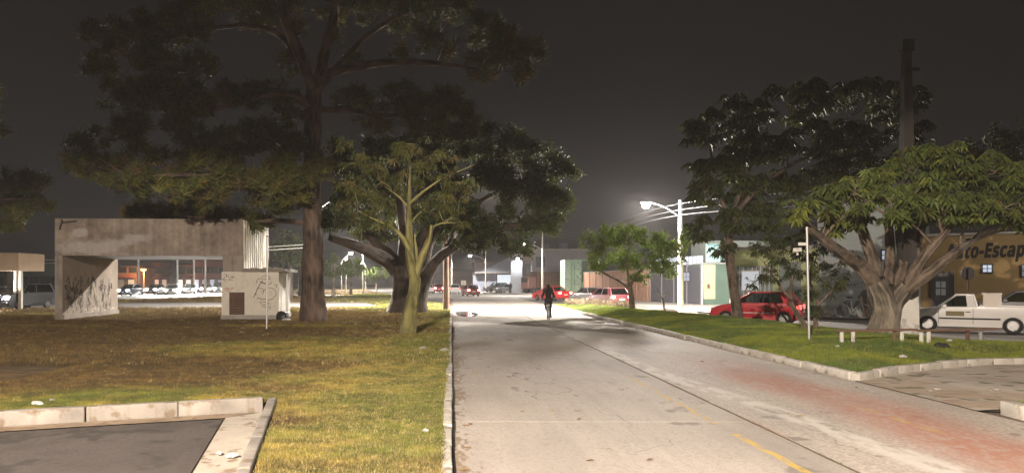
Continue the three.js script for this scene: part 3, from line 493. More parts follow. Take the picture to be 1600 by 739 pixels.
tree('broadleaf_tree', 'massive dark tree with low spreading limbs and dense crown behind the young tree', { d: 43, barkKind: 'dark', kind: 'broad', density: 95, colours: FICUS, size: 1.75, trunkCount: 2, twig: 0.05,
  limbs: [[[[632, 494], [632, 470], [633, 440], [628, 415]], [1.25, 0.82, 0.72, 0.66]], [[[645, 494], [650, 465], [662, 440], [678, 412, -0.5], [694, 395, -1]], [1.0, 0.62, 0.42, 0.34, 0.28]],
    [[[628, 430], [606, 408], [580, 395, -1], [550, 382, -2], [515, 372, -3]], [0.48, 0.4, 0.33, 0.26, 0.16]], [[[628, 418], [605, 395, 1], [578, 372, 2], [555, 340, 3]], [0.36, 0.3, 0.24, 0.14]], [[[630, 418], [632, 370, 1], [625, 320, 1], [620, 270, 2]], [0.42, 0.34, 0.26, 0.15]],
    [[[638, 424], [655, 380, -1], [690, 330, -2], [740, 290, -2]], [0.38, 0.32, 0.24, 0.12]], [[[662, 440], [668, 400, 2], [680, 360, 3], [705, 320, 4]], [0.26, 0.22, 0.17, 0.1]], [[[692, 397, -1], [740, 370, -2], [800, 355, -3], [850, 345, -3]], [0.26, 0.2, 0.14, 0.07]], [[[700, 385, -1], [730, 330, 1], [800, 290, 1], [860, 275, 1]], [0.2, 0.17, 0.12, 0.06]]],
  clumps: [[545, 270, 46, 40, 1], [600, 245, 55, 34, 2], [665, 225, 60, 32, 2], [735, 222, 60, 30, 1], [795, 240, 55, 30, 0], [855, 262, 45, 22, -1], [890, 268, 24, 14, -1], [560, 325, 50, 36, -1], [620, 300, 55, 40, 3], [690, 285, 60, 42, -2], [760, 285, 58, 42, -2.5], [825, 305, 55, 40, -2], [870, 315, 34, 30, -1], [720, 345, 55, 32, -3], [790, 350, 58, 28, -3], [850, 350, 40, 22, -2], [810, 385, 36, 14, -4], [750, 375, 40, 16, -3], [530, 345, 36, 24, -3], [590, 365, 40, 18, 3], [680, 360, 40, 24, 3.5], [640, 335, 40, 25, 4], [530, 235, 24, 20, 1], [800, 215, 30, 16, 1]] });
tree('young_tree', 'young tree with smooth yellow-green trunk and hanging leaves on the lawn', { d: 25.2, barkKind: 'green', kind: 'hanging', density: 85, colours: YELLOW, size: 1.0, twig: 0.014, trunkCount: 1,
  limbs: [[[[638, 530], [638, 518], [643, 480], [649, 440], [641, 400], [639, 350], [640, 290], [641, 250]], [0.33, 0.24, 0.2, 0.175, 0.12, 0.085, 0.055, 0.028]], [[[650, 432], [658, 405, -0.2], [671, 372, -0.4], [674, 352, -0.4]], [0.14, 0.12, 0.1, 0.05]], [[[648, 420], [649, 395, 0.3], [647, 372, 0.4], [646, 364, 0.4]], [0.09, 0.085, 0.075, 0.02]], [[[641, 395], [630, 372, -0.3], [615, 357, -0.5], [596, 348, -0.6], [560, 330, -0.6]], [0.1, 0.085, 0.055, 0.03, 0.018]], [[[640, 330], [628, 312, 0.4], [600, 290, 0.8]], [0.05, 0.035, 0.02]], [[[640, 318], [658, 302, -0.4], [690, 280, -0.7], [740, 258, -0.9]], [0.05, 0.035, 0.025, 0.012]], [[[640, 350], [650, 338, 0.3], [665, 325, 0.6]], [0.04, 0.03, 0.012]], [[[673, 356], [690, 349, -0.4], [715, 348, -0.3]], [0.04, 0.025, 0.012]]],
  clumps: [[538, 225, 20, 20, 0.3], [560, 255, 34, 26, 0.5], [540, 290, 30, 26, -0.4], [575, 300, 34, 28, 0.5], [600, 260, 34, 26, 0.4], [590, 330, 34, 22, -0.4], [565, 345, 26, 20, -0.5], [600, 350, 24, 12, -0.5], [640, 240, 34, 20, 0], [660, 265, 34, 26, 0.4], [625, 285, 24, 22, 1], [690, 250, 30, 20, 0], [705, 285, 34, 24, -0.5], [690, 310, 30, 24, -0.3], [715, 325, 26, 24, 0], [670, 330, 26, 20, 0.5], [735, 290, 18, 16, -0.7], [720, 350, 16, 12, -0.4], [650, 225, 40, 14, 0.4], [535, 320, 22, 18, 0.2]] });
tree('small_street_tree', 'small round tree on the grass strip just below the dazzling lamp', { d: 42, barkKind: 'thin', kind: 'broad', density: 120, colours: LIGHTGREEN, size: 1.05, twig: 0.02,
  limbs: [[[[989, 494], [988, 475], [986, 455], [984, 442]], [0.24, 0.16, 0.14, 0.12]], [[[986, 452], [970, 440], [950, 430, -0.5], [925, 415, -0.8]], [0.1, 0.08, 0.06, 0.03]], [[[985, 446], [1000, 425, 0.4], [1025, 405, 0.6], [1050, 395, 0.6]], [0.1, 0.08, 0.06, 0.03]], [[[984, 445], [980, 410], [985, 375]], [0.09, 0.06, 0.03]]],
  clumps: [[925, 385, 26, 24, -0.5], [950, 375, 30, 26, 0.3], [985, 372, 34, 26, -0.5], [1020, 378, 34, 26, 0.3], [1050, 395, 30, 26, 0.3], [935, 412, 26, 18, -0.8], [970, 405, 34, 22, 1], [1010, 410, 34, 24, -0.6], [1045, 420, 26, 18, 0.8], [1000, 435, 24, 12, 0.3], [1070, 385, 18, 24, 0.5]] });
tree('tall_street_tree', 'tall dim tree with slim leaning trunk beside the red hatchback', { d: 31.4, barkKind: 'thin', kind: 'umbrella', density: 60, colours: FICUS, size: 1.35, twig: 0.03,
  limbs: [[[[1153, 512], [1152, 490], [1146, 440], [1140, 390], [1142, 340]], [0.24, 0.2, 0.19, 0.18, 0.16]], [[[1141, 345], [1180, 300, 0.5], [1230, 262, 1], [1290, 230, 1.5], [1320, 190, 2]], [0.13, 0.1, 0.08, 0.06, 0.03]], [[[1141, 345], [1120, 290, 0.5], [1110, 230, 1]], [0.12, 0.08, 0.04]], [[[1142, 345], [1165, 280, 1], [1200, 200, 2]], [0.12, 0.08, 0.04]], [[[1230, 262, 1], [1235, 225, 1.4], [1262, 195, 2]], [0.07, 0.05, 0.03]]],
  clumps: [[1110, 200, 46, 34, 1], [1165, 180, 55, 36, 2], [1230, 160, 60, 34, 2.5], [1300, 152, 60, 36, 3], [1365, 150, 50, 32, 3], [1400, 185, 36, 40, 3.5], [1120, 250, 50, 36, 0.5], [1190, 235, 55, 40, 1], [1270, 215, 60, 40, 2], [1340, 210, 55, 40, 3], [1100, 300, 34, 36, 0], [1160, 300, 50, 36, 1], [1230, 290, 46, 34, 2], [1095, 350, 26, 28, 0.4], [1150, 345, 34, 26, -0.6], [1195, 345, 34, 26, 1], [1130, 385, 24, 16, 0], [1430, 195, 34, 36, 3.6], [1420, 150, 30, 24, 3.6], [1330, 258, 50, 30, 2.5], [1392, 245, 42, 30, 3], [1285, 265, 45, 28, 2], [1430, 240, 34, 24, 3]] });
tree('shrubby_tree', 'low dark shrubby tree with twisted stems behind the tall thin signpost', { d: 25, barkKind: 'thin', kind: 'hanging', density: 110, colours: FICUS, size: 0.85, twig: 0.016, trunkCount: 2,
  limbs: [[[[1262, 529], [1256, 505], [1243, 485], [1236, 462, 0.3], [1240, 430, 0.5]], [0.1, 0.085, 0.075, 0.06, 0.04]], [[[1272, 529], [1276, 500], [1278, 470, 0.4], [1266, 440, 0.6]], [0.1, 0.08, 0.06, 0.04]], [[[1238, 470], [1215, 440, 0.5], [1195, 410, 0.8]], [0.05, 0.04, 0.02]], [[[1277, 480], [1300, 455], [1320, 440, -0.4]], [0.04, 0.03, 0.015]]],
  clumps: [[1195, 385, 30, 34, 0.8], [1235, 375, 36, 36, 1], [1275, 380, 34, 34, 1], [1205, 425, 30, 20, 0.5], [1245, 415, 34, 26, 0.6], [1285, 420, 30, 26, 0], [1315, 410, 26, 26, -0.3], [1300, 450, 24, 18, 0], [1265, 455, 26, 16, 0.4], [1320, 440, 16, 12, -0.5], [1290, 485, 20, 12, -0.3], [1180, 440, 18, 12, 0.6]] });
tree('spreading_tree', 'broad umbrella-shaped tree with pale thick trunk forking low on the grass strip', { d: 22.3, barkKind: 'pale', kind: 'umbrella', density: 135, colours: TIPU, size: 0.95, trunkCount: 2, twig: 0.035,
  limbs: [[[[1380, 532], [1382, 518], [1386, 490], [1380, 462], [1368, 440]], [0.54, 0.42, 0.37, 0.33, 0.28]], [[[1392, 530], [1394, 500], [1400, 470], [1420, 445, -0.3]], [0.28, 0.24, 0.22, 0.2]],
    [[[1368, 442], [1345, 415], [1315, 395, -0.5], [1270, 360, -1], [1235, 330, -1.4]], [0.25, 0.19, 0.15, 0.11, 0.06]], [[[1370, 440], [1364, 405, 0.5], [1352, 370, 0.8], [1340, 320, 1]], [0.25, 0.19, 0.14, 0.06]], [[[1388, 450], [1392, 400, 1], [1390, 350, 1.2], [1385, 300, 1.5]], [0.2, 0.16, 0.12, 0.06]], [[[1404, 455], [1414, 410, 0.6], [1408, 370, 1], [1402, 320, 1]], [0.22, 0.17, 0.13, 0.06]], [[[1420, 448, -0.3], [1440, 410, -0.8], [1468, 375, -1], [1500, 340, -1]], [0.2, 0.15, 0.12, 0.06]], [[[1420, 452, -0.3], [1455, 425, -0.8], [1490, 398, -0.6], [1530, 370, 0.8], [1600, 350, 1]], [0.19, 0.15, 0.13, 0.09, 0.05]], [[[1425, 440], [1430, 400, 1], [1440, 360, 1.6], [1470, 300, 2]], [0.2, 0.17, 0.12, 0.06]]],
  clumps: [[1245, 330, 34, 24, -1.5], [1290, 315, 40, 32, -1.5], [1335, 300, 44, 36, -2], [1320, 340, 36, 18, -1], [1385, 310, 44, 32, -2.2], [1430, 305, 44, 34, -2], [1475, 318, 44, 30, -2], [1520, 320, 44, 32, -2], [1570, 325, 46, 30, -1.6], [1620, 330, 44, 36, -1], [1360, 275, 44, 24, 0], [1420, 270, 44, 24, 0.5], [1470, 235, 40, 24, 0.2], [1500, 265, 44, 30, 1], [1560, 270, 50, 36, 1.5], [1410, 340, 40, 14, -1.4], [1480, 336, 44, 14, -1], [1550, 336, 44, 12, -0.6], [1300, 360, 34, 12, -0.4], [1430, 240, 26, 18, 0.6], [1600, 285, 50, 40, 1.5], [1340, 335, 44, 20, 2], [1450, 325, 60, 30, 2.5], [1560, 310, 60, 36, 3]] });
tree('background_tree', 'dark tree looming behind the umbrella-shaped tree at the right edge', { d: 34, barkKind: 'dark', kind: 'broad', density: 34, colours: FICUS, size: 2.0, group: 'dim background trees',
  limbs: [[[[1640, 500], [1640, 420], [1620, 330], [1590, 280]], [0.4, 0.34, 0.26, 0.12]]],
  clumps: [[1560, 235, 50, 34, 2], [1500, 250, 40, 30, 2], [1610, 230, 55, 40, 2], [1550, 290, 50, 34, 2], [1620, 300, 50, 40, 0], [1460, 270, 36, 24, 3]] });
tree('pine_tree', 'dark pine cut off by the left edge of the picture', { d: 40, barkKind: 'pine', kind: 'needles', density: 60, colours: PINE, size: 1.8, twig: 0.03,
  limbs: [[[[-60, 500], [-60, 400], [-62, 250], [-60, 120]], [0.5, 0.42, 0.36, 0.25]], [[[-60, 330], [-20, 315], [40, 310]], [0.15, 0.1, 0.05]], [[[-60, 240], [-20, 225]], [0.12, 0.05]]],
  clumps: [[-30, 150, 34, 26, 0], [-25, 200, 40, 26, 0], [-20, 250, 30, 20, 0], [20, 285, 45, 24, -1], [55, 285, 36, 24, -1], [0, 320, 55, 24, 0], [50, 320, 36, 20, 1], [-10, 352, 45, 18, 0], [25, 350, 30, 14, 0]] });
// trees along the lawn farther back, lit by the far lamps
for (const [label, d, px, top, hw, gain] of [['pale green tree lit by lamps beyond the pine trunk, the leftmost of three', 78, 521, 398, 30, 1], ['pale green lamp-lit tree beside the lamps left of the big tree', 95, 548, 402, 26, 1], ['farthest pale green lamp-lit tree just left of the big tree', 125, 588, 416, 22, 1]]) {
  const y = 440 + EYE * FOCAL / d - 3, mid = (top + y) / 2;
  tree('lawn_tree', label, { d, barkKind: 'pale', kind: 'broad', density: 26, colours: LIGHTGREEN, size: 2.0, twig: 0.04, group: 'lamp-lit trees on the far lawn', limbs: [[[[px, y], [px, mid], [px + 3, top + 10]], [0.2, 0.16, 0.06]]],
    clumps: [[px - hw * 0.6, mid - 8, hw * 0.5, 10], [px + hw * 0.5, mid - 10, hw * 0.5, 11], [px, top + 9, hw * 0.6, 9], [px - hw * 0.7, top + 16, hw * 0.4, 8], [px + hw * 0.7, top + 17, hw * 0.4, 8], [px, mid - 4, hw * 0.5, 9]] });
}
for (const [label, d, px, kind] of [['dark tree trunk with leafy crown standing left of the pine trunk', 68, 453, 0], ['dark slender tree standing between kiosk and pine trunk', 90, 468, 0], ['dark round tree in the gloom right behind the kiosk', 105, 440, 0]])
  tree('lawn_tree', label, { d, barkKind: 'dark', kind: 'broad', density: 20, colours: FICUS, size: 2.2, twig: 0.05, group: 'dark trees behind the kiosk', limbs: [[[[px, 440 + EYE * FOCAL / d - 2], [px + 1, 430], [px - 1, 400]], [0.24, 0.2, 0.1]]],
    clumps: [[px - 16, 395, 22, 18], [px + 16, 392, 22, 18], [px, 375, 26, 18], [px + 4, 408, 22, 10]] });
// bare sapling on a heap of earth, and the dry bushes at the tip of the strip
{
  const t = thing('bare_sapling', 'bare forked sapling on a small heap of earth on the grass strip', 'sapling'); t.position.set(gx(1037, 42.5), 0.12, -42.5);
  part(t, 'stem', merge([limb([V(0, 0, 0), V(0.03, 0.5, 0), V(-0.05, 0.8, 0)], [0.07, 0.055, 0.045], 7), limb([V(-0.05, 0.78, 0), V(-0.25, 1.1, 0.1), V(-0.4, 1.5, 0.1)], [0.04, 0.03, 0.015], 6), limb([V(-0.03, 0.75, 0), V(0.15, 1.05, -0.1), V(0.2, 1.4, -0.1)], [0.035, 0.03, 0.012], 6), limb([V(-0.2, 1.0, 0.1), V(-0.3, 1.1, -0.1), V(-0.55, 1.25, -0.2)], [0.02, 0.015, 0.01], 5), limb([V(0.1, 0.95, 0), V(0.35, 1.05, 0), V(0.5, 1.0, 0.1)], [0.02, 0.015, 0.01], 5)]), bark.thin);
  const g = new THREE.SphereGeometry(0.85, 20, 10, 0, 6.283, 0, 1.57), p = g.attributes.position; for (let i = 0; i < p.count; i++) p.setXYZ(i, p.getX(i), p.getY(i) * 0.32 * (0.7 + 0.6 * noise(p.getX(i) * 4, p.getZ(i) * 4)), p.getZ(i)); g.computeVertexNormals();
  part(t, 'earth_heap', metres(g), weathered([0.11, 0.07, 0.045], { size: 1, patch: 0.5 }));
}
function dryBush(label, x, z, w, h) {
  const t = thing('dry_bush', label, 'bush', 'dry bushes at the tip of the grass strip'); t.position.set(x, 0.1, z);
  const stems = []; for (let i = 0; i < 34; i++) { const a = rr(0, 6.28), r = rr(0, w * 0.35), l = rr(0.3, 1) * w * 0.5; stems.push(limb([V(Math.cos(a) * r * 0.4, 0, Math.sin(a) * r * 0.4), V(Math.cos(a) * l * 0.6, h * rr(0.4, 0.7), Math.sin(a) * l * 0.6), V(Math.cos(a) * l, h * rr(0.6, 1), Math.sin(a) * l)], [0.014, 0.011, 0.006], 4, 0, 0.3)); }
  part(t, 'stems', merge(stems), barkDry);
  const o = new THREE.Object3D(), c = new THREE.Color(), n = 150, m = new THREE.InstancedMesh(SPRAY.broad[0], leafMat, n); for (let i = 0; i < n; i++) { const a = rr(0, 6.28), r = Math.sqrt(rnd()) * w * 0.5; o.position.set(Math.cos(a) * r, h * rr(0.15, 0.95) * (1 - 0.5 * r / w), Math.sin(a) * r); o.rotation.set(rr(0, 3), rr(0, 6), rr(0, 3)); o.scale.setScalar(rr(0.4, 0.75)); o.updateMatrix(); m.setMatrixAt(i, o.matrix); const q = rr(0.7, 1.3); m.setColorAt(i, c.setRGB(0.2 * q, 0.15 * q, 0.09 * q)); }
  m.name = 'foliage'; m.userData = { kind: 'stuff' }; t.add(m);
}
const barkDry = barkMap([0.2, 0.15, 0.1], 1, 12);
dryBush('low dry bush nearest the tip of the grass strip, beside the cyclist', gx(900, 53), -53, 1.5, 0.7);
dryBush('wide dry brown bush in front of the dark red car', gx(918, 51), -51, 1.7, 0.75);
dryBush('dry brown bush below the tail lights of the dark red car', gx(943, 48), -48, 1.4, 0.65);
dryBush('dark dry bush nearest the small round tree trunk', gx(972, 46), -46, 1.2, 0.7);
// ------------------------------------------------------------------ the abandoned concrete gateway with its kiosk
function canvasMap(w, h, draw, colour = true) {
  const c = document.createElement('canvas'); c.width = w; c.height = h; const x = c.getContext('2d'); draw(x, w, h);
  const t = new THREE.CanvasTexture(c); t.magFilter = THREE.LinearFilter; if (colour) t.colorSpace = THREE.SRGBColorSpace; return t;
}
function speckle(x, w, h, n, colours, s0, s1, alpha) { for (let i = 0; i < n; i++) { x.globalAlpha = alpha * rnd(); x.fillStyle = colours[Math.floor(rnd() * colours.length)]; const s = rr(s0, s1); x.beginPath(); x.ellipse(rnd() * w, rnd() * h, s, s * rr(0.3, 1.2), rr(0, 3), 0, 6.3); x.fill(); } x.globalAlpha = 1; }
const squiggle = (x, pts, lw, col) => { x.strokeStyle = col; x.lineWidth = lw; x.lineCap = x.lineJoin = 'round'; x.beginPath(); x.moveTo(...pts[0]); for (let i = 1; i + 1 < pts.length; i++) x.quadraticCurveTo(pts[i][0], pts[i][1], (pts[i][0] + pts[i + 1][0]) / 2, (pts[i][1] + pts[i + 1][1]) / 2); x.lineTo(...pts.at(-1)); x.stroke(); };
{
  const G = thing('concrete_gateway', 'abandoned concrete gateway with stained graffiti-covered inner wall and heavy lintel', 'gateway');
  G.position.set(-18.35, LY - 0.02, -34.6); G.rotation.y = 0.045;
  // local: x to the right along the front, -z into the depth
  seed(41);
  const lintelMap = colourMap(1024, 256, (u, v) => { const x = u * 8.6, y = v * 1.7, n = fbm(x * 0.7 + 4, y * 1.2, 5), f = fbm(x * 7, y * 7, 3), st = fbm(x * 6, y * 0.4 + 3, 3);
    let c = [0.27, 0.225, 0.185].map((q) => q * (0.5 + 0.8 * n + 0.4 * (f - 0.5) + 0.5 * (st - 0.5))); const put = (k, t) => { c = c.map((q, i) => mix(q, k[i], clamp(t))); };
    const ell = (cx, cy, rx, ry) => 1 - Math.hypot((x - cx) / rx, (y - cy) / ry); // whitewash rolled over old paint, with ragged edges
    put([0.42, 0.4, 0.39], 0.75 * smooth(-0.15, 0.55, Math.max(ell(1.7, 0.3, 1.6, 0.4), ell(2.8, 0.55, 1.1, 0.34), ell(3.6, 0.8, 0.7, 0.22), ell(1.2, 1.05, 0.5, 0.22)) + 1.6 * (fbm(x * 1.8, y * 2.6, 6) - 0.5)) * (0.6 + 0.5 * fbm(x * 12, y * 12, 3))); put([0.3, 0.28, 0.28], 0.6 * smooth(0.5, 0.7, fbm(x * 0.5 + 30, y * 0.9, 4)) * smooth(3, 5, x));
    put([0.03, 0.026, 0.024], (Math.abs(x - 0.28 - 0.05 * Math.sin(y * 9)) < 0.045 && y > 1.18 && y < 1.66) || (Math.abs(y - 1.5 - 0.12 * (x - 0.3)) < 0.035 && x > 0.28 && x < 1.0) ? 1 : 0); return c; });
  const wallMap = canvasMap(1024, 512, (x, w, h) => { x.fillStyle = '#8c8074'; x.fillRect(0, 0, w, h); speckle(x, w, h, 700, ['#8d8274', '#bdb4a6', '#776c60'], 8, 60, 0.12);
    for (let i = 0; i < 170; i++) { x.globalAlpha = rr(0.2, 0.7); x.fillStyle = ['#15120f', '#241f1b', '#3b352f', '#a59c90'][Math.floor(rnd() * 4)]; const cx = w * rr(0.06, 0.86), cy = h * rr(0.32, 0.86); x.fillRect(cx, cy, rr(3, 16), rr(14, 90)); }
    for (let i = 0; i < 46; i++) { const cx = w * rr(0.05, 0.85), cy = h * rr(0.35, 0.8), p = []; for (let k = 0; k < 6; k++) p.push([cx + rr(-40, 40), cy + rr(-45, 45)]); x.globalAlpha = rr(0.4, 0.9); squiggle(x, p, rr(4, 14), ['#151210', '#211d1a', '#39332e'][Math.floor(rnd() * 3)]); }
    for (let i = 0; i < 60; i++) { x.globalAlpha = rr(0.2, 0.5); x.fillStyle = '#d8d2c8'; x.fillRect(w * rr(0.2, 0.95), h * rr(0.82, 0.94), rr(10, 60), rr(3, 12)); }
    x.globalAlpha = 0.9; x.fillStyle = '#191716'; x.fillRect(w * 0.86, h * 0.43, 22, 48); x.globalAlpha = 1; });
  const skin = (map) => new THREE.MeshStandardMaterial({ map, roughness: 0.92, bumpMap: grainBump, bumpScale: 0.004 });
  const plain = weathered([0.27, 0.235, 0.2], { size: 4, patch: 0.3, streak: 0.35, spots: 0.3, dirt: [0.12, 0.1, 0.085] });
  part(G, 'side_wall', bx(0, 0.34, 0, 4.74, -6.4, 0), plain);
  const face = part(G, 'inner_wall_face', quad(V(0.344, 0, -0.02), V(0.344, 0, -6.38), V(0.344, 3.0, -6.38), V(0.344, 3.0, -0.02)), skin(wallMap), 'stained inner wall covered in black scrawls and streaks');
  part(G, 'wall_base', bx(0.344, 0.42, 0, 0.28, -6.4, -0.02), plain);
  part(G, 'lintel', bx(0.34, 8.62, 3.02, 4.74, -6.0, 0), plain);
  part(G, 'lintel_face', quad(V(0.0, 3.03, 0.006), V(8.62, 3.03, 0.006), V(8.62, 4.735, 0.006), V(0, 4.735, 0.006)), skin(lintelMap), 'weathered lintel front with pale patches and a black scrawl');
  part(G, 'pier', bx(7.68, 8.6, 0, 3.02, -6.0, -0.002), plain);
  const ribs = []; for (let i = 0; i < 11; i++) ribs.push(bx(8.62, 8.66, 2.45, 4.7, -0.3 - i * 0.46, -0.06 - i * 0.46));
  const ribMat = weathered([0.66, 0.63, 0.55], { size: 3, patch: 0.2, streak: 0.5 });
  for (const r of ribs) part(G, 'end_board', r, ribMat);
  const K = thing('graffiti_kiosk', 'small white kiosk with black line graffiti and a dark slatted hatch', 'kiosk'); K.position.copy(G.position); K.rotation.y = G.rotation.y;
  seed(43);
  const kioskMap = canvasMap(1024, 768, (x, w, h) => { x.fillStyle = '#cfc9bd'; x.fillRect(0, 0, w, h); speckle(x, w, h, 500, ['#b5ad9f', '#ddd8ce', '#9d9487'], 6, 50, 0.12);
    const k = '#211e1c'; const S = (p, lw = 7) => squiggle(x, p.map(([a, b]) => [a * w, b * h]), lw, k);
    S([[0.56, 0.6], [0.6, 0.48], [0.66, 0.3], [0.72, 0.2]], 11); S([[0.62, 0.26], [0.6, 0.2], [0.66, 0.15], [0.74, 0.16], [0.82, 0.2], [0.8, 0.28], [0.7, 0.24]]); S([[0.7, 0.12], [0.76, 0.07], [0.84, 0.1], [0.86, 0.18], [0.78, 0.15]]); S([[0.66, 0.22], [0.74, 0.28], [0.84, 0.3], [0.88, 0.24]], 8);
    S([[0.6, 0.55], [0.6, 0.42], [0.68, 0.36], [0.74, 0.42], [0.72, 0.52]]); S([[0.72, 0.5], [0.76, 0.38], [0.86, 0.36], [0.94, 0.42], [0.96, 0.54], [0.9, 0.6]]); S([[0.62, 0.6], [0.68, 0.64], [0.76, 0.62], [0.84, 0.66], [0.9, 0.62]], 9); S([[0.66, 0.7], [0.74, 0.68], [0.84, 0.72], [0.8, 0.78], [0.7, 0.76], [0.68, 0.72]]); S([[0.7, 0.8], [0.78, 0.84], [0.86, 0.8], [0.84, 0.88]]); S([[0.92, 0.3], [0.97, 0.28], [0.96, 0.36]]);
    for (let i = 0; i < 16; i++) { const cx = rr(0.04, 0.2), cy = rr(0.06, 0.2); S([[cx, cy], [cx + rr(-0.06, 0.06), cy + rr(-0.06, 0.06)], [cx + rr(-0.06, 0.06), cy + rr(-0.06, 0.06)]], 4); }
    for (let i = 0; i < 14; i++) { const cx = rr(0.05, 0.22), cy = rr(0.36, 0.44); squiggle(x, [[cx * w, cy * h], [(cx + rr(-0.05, 0.05)) * w, (cy + rr(-0.05, 0.05)) * h], [(cx + rr(-0.05, 0.05)) * w, (cy + rr(-0.05, 0.05)) * h]], 5, '#a3544a'); }
    for (let i = 0; i < 10; i++) { const cx = rr(0.25, 0.45), cy = rr(0.2, 0.44); x.globalAlpha = 0.4; squiggle(x, [[cx * w, cy * h], [(cx + rr(-0.05, 0.05)) * w, (cy + rr(-0.08, 0.08)) * h], [(cx + rr(-0.05, 0.05)) * w, (cy + rr(-0.05, 0.05)) * h]], 5, '#7c655c'); } x.globalAlpha = 1; });
  const white = weathered([0.6, 0.57, 0.5], { size: 3, patch: 0.2, spots: 0.3 });
  part(K, 'wall', bx(7.66, 10.3, 0.26, 2.28, -3.0, 0.16), white);
  part(K, 'painted_front', quad(V(7.66, 0.27, 0.165), V(10.3, 0.27, 0.165), V(10.3, 2.27, 0.165), V(7.66, 2.27, 0.165)), skin(kioskMap), 'white front with a large black line drawing of graffiti');
  part(K, 'plinth', bx(7.63, 10.33, -0.05, 0.26, -3.02, 0.19), M.concrete);
  part(K, 'roof_slab', bx(8.62, 10.62, 2.28, 2.42, -3.3, 0.3), weathered([0.2, 0.18, 0.15], { size: 2, patch: 0.5 }));
  const hatch = part(K, 'hatch', bx(8.02, 8.72, 0.28, 1.32, 0.166, 0.18), M.darkMetal);
  for (let i = 0; i < 8; i++) part(hatch, 'slat', bx(8.04, 8.7, 0.31 + i * 0.125, 0.4 + i * 0.125, 0.18, 0.2).rotateX(0), M.rust);
  part(K, 'corner_post', cyl(0.06, 0.06, V(10.55, -0.05, -0.6), V(10.55, 2.28, -0.6), 10), M.galvanised);
  seed(45); // loose stuff on the roof slab
  for (let i = 0; i < 9; i++) { const g = new THREE.IcosahedronGeometry(rr(0.05, 0.1), 1); const o = part(K, 'roof_debris', g, M.concrete); o.position.set(rr(8.8, 10.4), 2.45, rr(-1, 0.2)); o.scale.set(1.6, 0.5, 1); }
  const bag = new THREE.IcosahedronGeometry(0.3, 3), p = bag.attributes.position; for (let i = 0; i < p.count; i++) { const q = 1 + 0.35 * (fbm(p.getX(i) * 5 + 9, p.getY(i) * 5 + p.getZ(i) * 4, 3) - 0.5); p.setXYZ(i, p.getX(i) * q, Math.max(-0.18, p.getY(i) * q), p.getZ(i) * q); } bag.computeVertexNormals();
  single('rubbish_bag', 'black rubbish bag slumped against the right corner of the kiosk', 'bag', bag, mat(0.02, 0.02, 0.022, 0.4)).position.set(gx(441, 34.6), LY + 0.17, -34.6);
  single('rubbish_scrap', 'crumpled white rubbish beside the black bag at the kiosk corner', 'rubbish', (() => { const g = new THREE.IcosahedronGeometry(0.14, 2), q = g.attributes.position; for (let i = 0; i < q.count; i++) { const k = 1 + 0.6 * (noise(q.getX(i) * 22, q.getY(i) * 22 + q.getZ(i) * 13) - 0.5); q.setXYZ(i, q.getX(i) * k * 1.5, q.getY(i) * k * 0.5, q.getZ(i) * k); } g.computeVertexNormals(); return g; })(), mat(0.6, 0.6, 0.58)).position.set(gx(447, 34), LY + 0.05, -34);
}

// ------------------------------------------------------------------ buildings on the right
// a building laid along a ground line from a to b (seen from the road: a is the left end), built in its own axes: x along the front, y up, -z into the block
function house(name, label, a, b, category = 'building') {
  const t = thing(name, label, category); t.position.set(a[0], 0.05, a[1]); t.rotation.y = heading(b[0] - a[0], b[1] - a[1]); t.userData.len = undefined; delete t.userData.len;
  return [t, Math.hypot(b[0] - a[0], b[1] - a[1])];
}
function windowIn(t, x0, x1, y0, y1, z = 0, { lit = null, bars = 2, frame = M.darkMetal } = {}) {
  const w = part(t, 'window', merge([bx(x0 - 0.06, x1 + 0.06, y0 - 0.06, y0, z, z + 0.05), bx(x0 - 0.06, x1 + 0.06, y1, y1 + 0.06, z, z + 0.05), bx(x0 - 0.06, x0, y0, y1, z, z + 0.05), bx(x1, x1 + 0.06, y0, y1, z, z + 0.05)]), frame);
  part(w, 'pane', bx(x0, x1, y0, y1, z + 0.004, z + 0.02), lit ? glow(...lit) : mat(0.03, 0.04, 0.05, 0.1));
  for (let i = 1; i < bars + 1; i++) part(w, 'bar', bx(mix(x0, x1, i / (bars + 1)) - 0.015, mix(x0, x1, i / (bars + 1)) + 0.015, y0, y1, z + 0.021, z + 0.04), frame);
  part(w, 'bar', bx(x0, x1, (y0 + y1) / 2 - 0.015, (y0 + y1) / 2 + 0.015, z + 0.041, z + 0.05), frame);
}
const FD = [0.82, 0.57], A0 = [23.0, -36.6], along = (t) => [A0[0] + FD[0] * t, A0[1] + FD[1] * t];
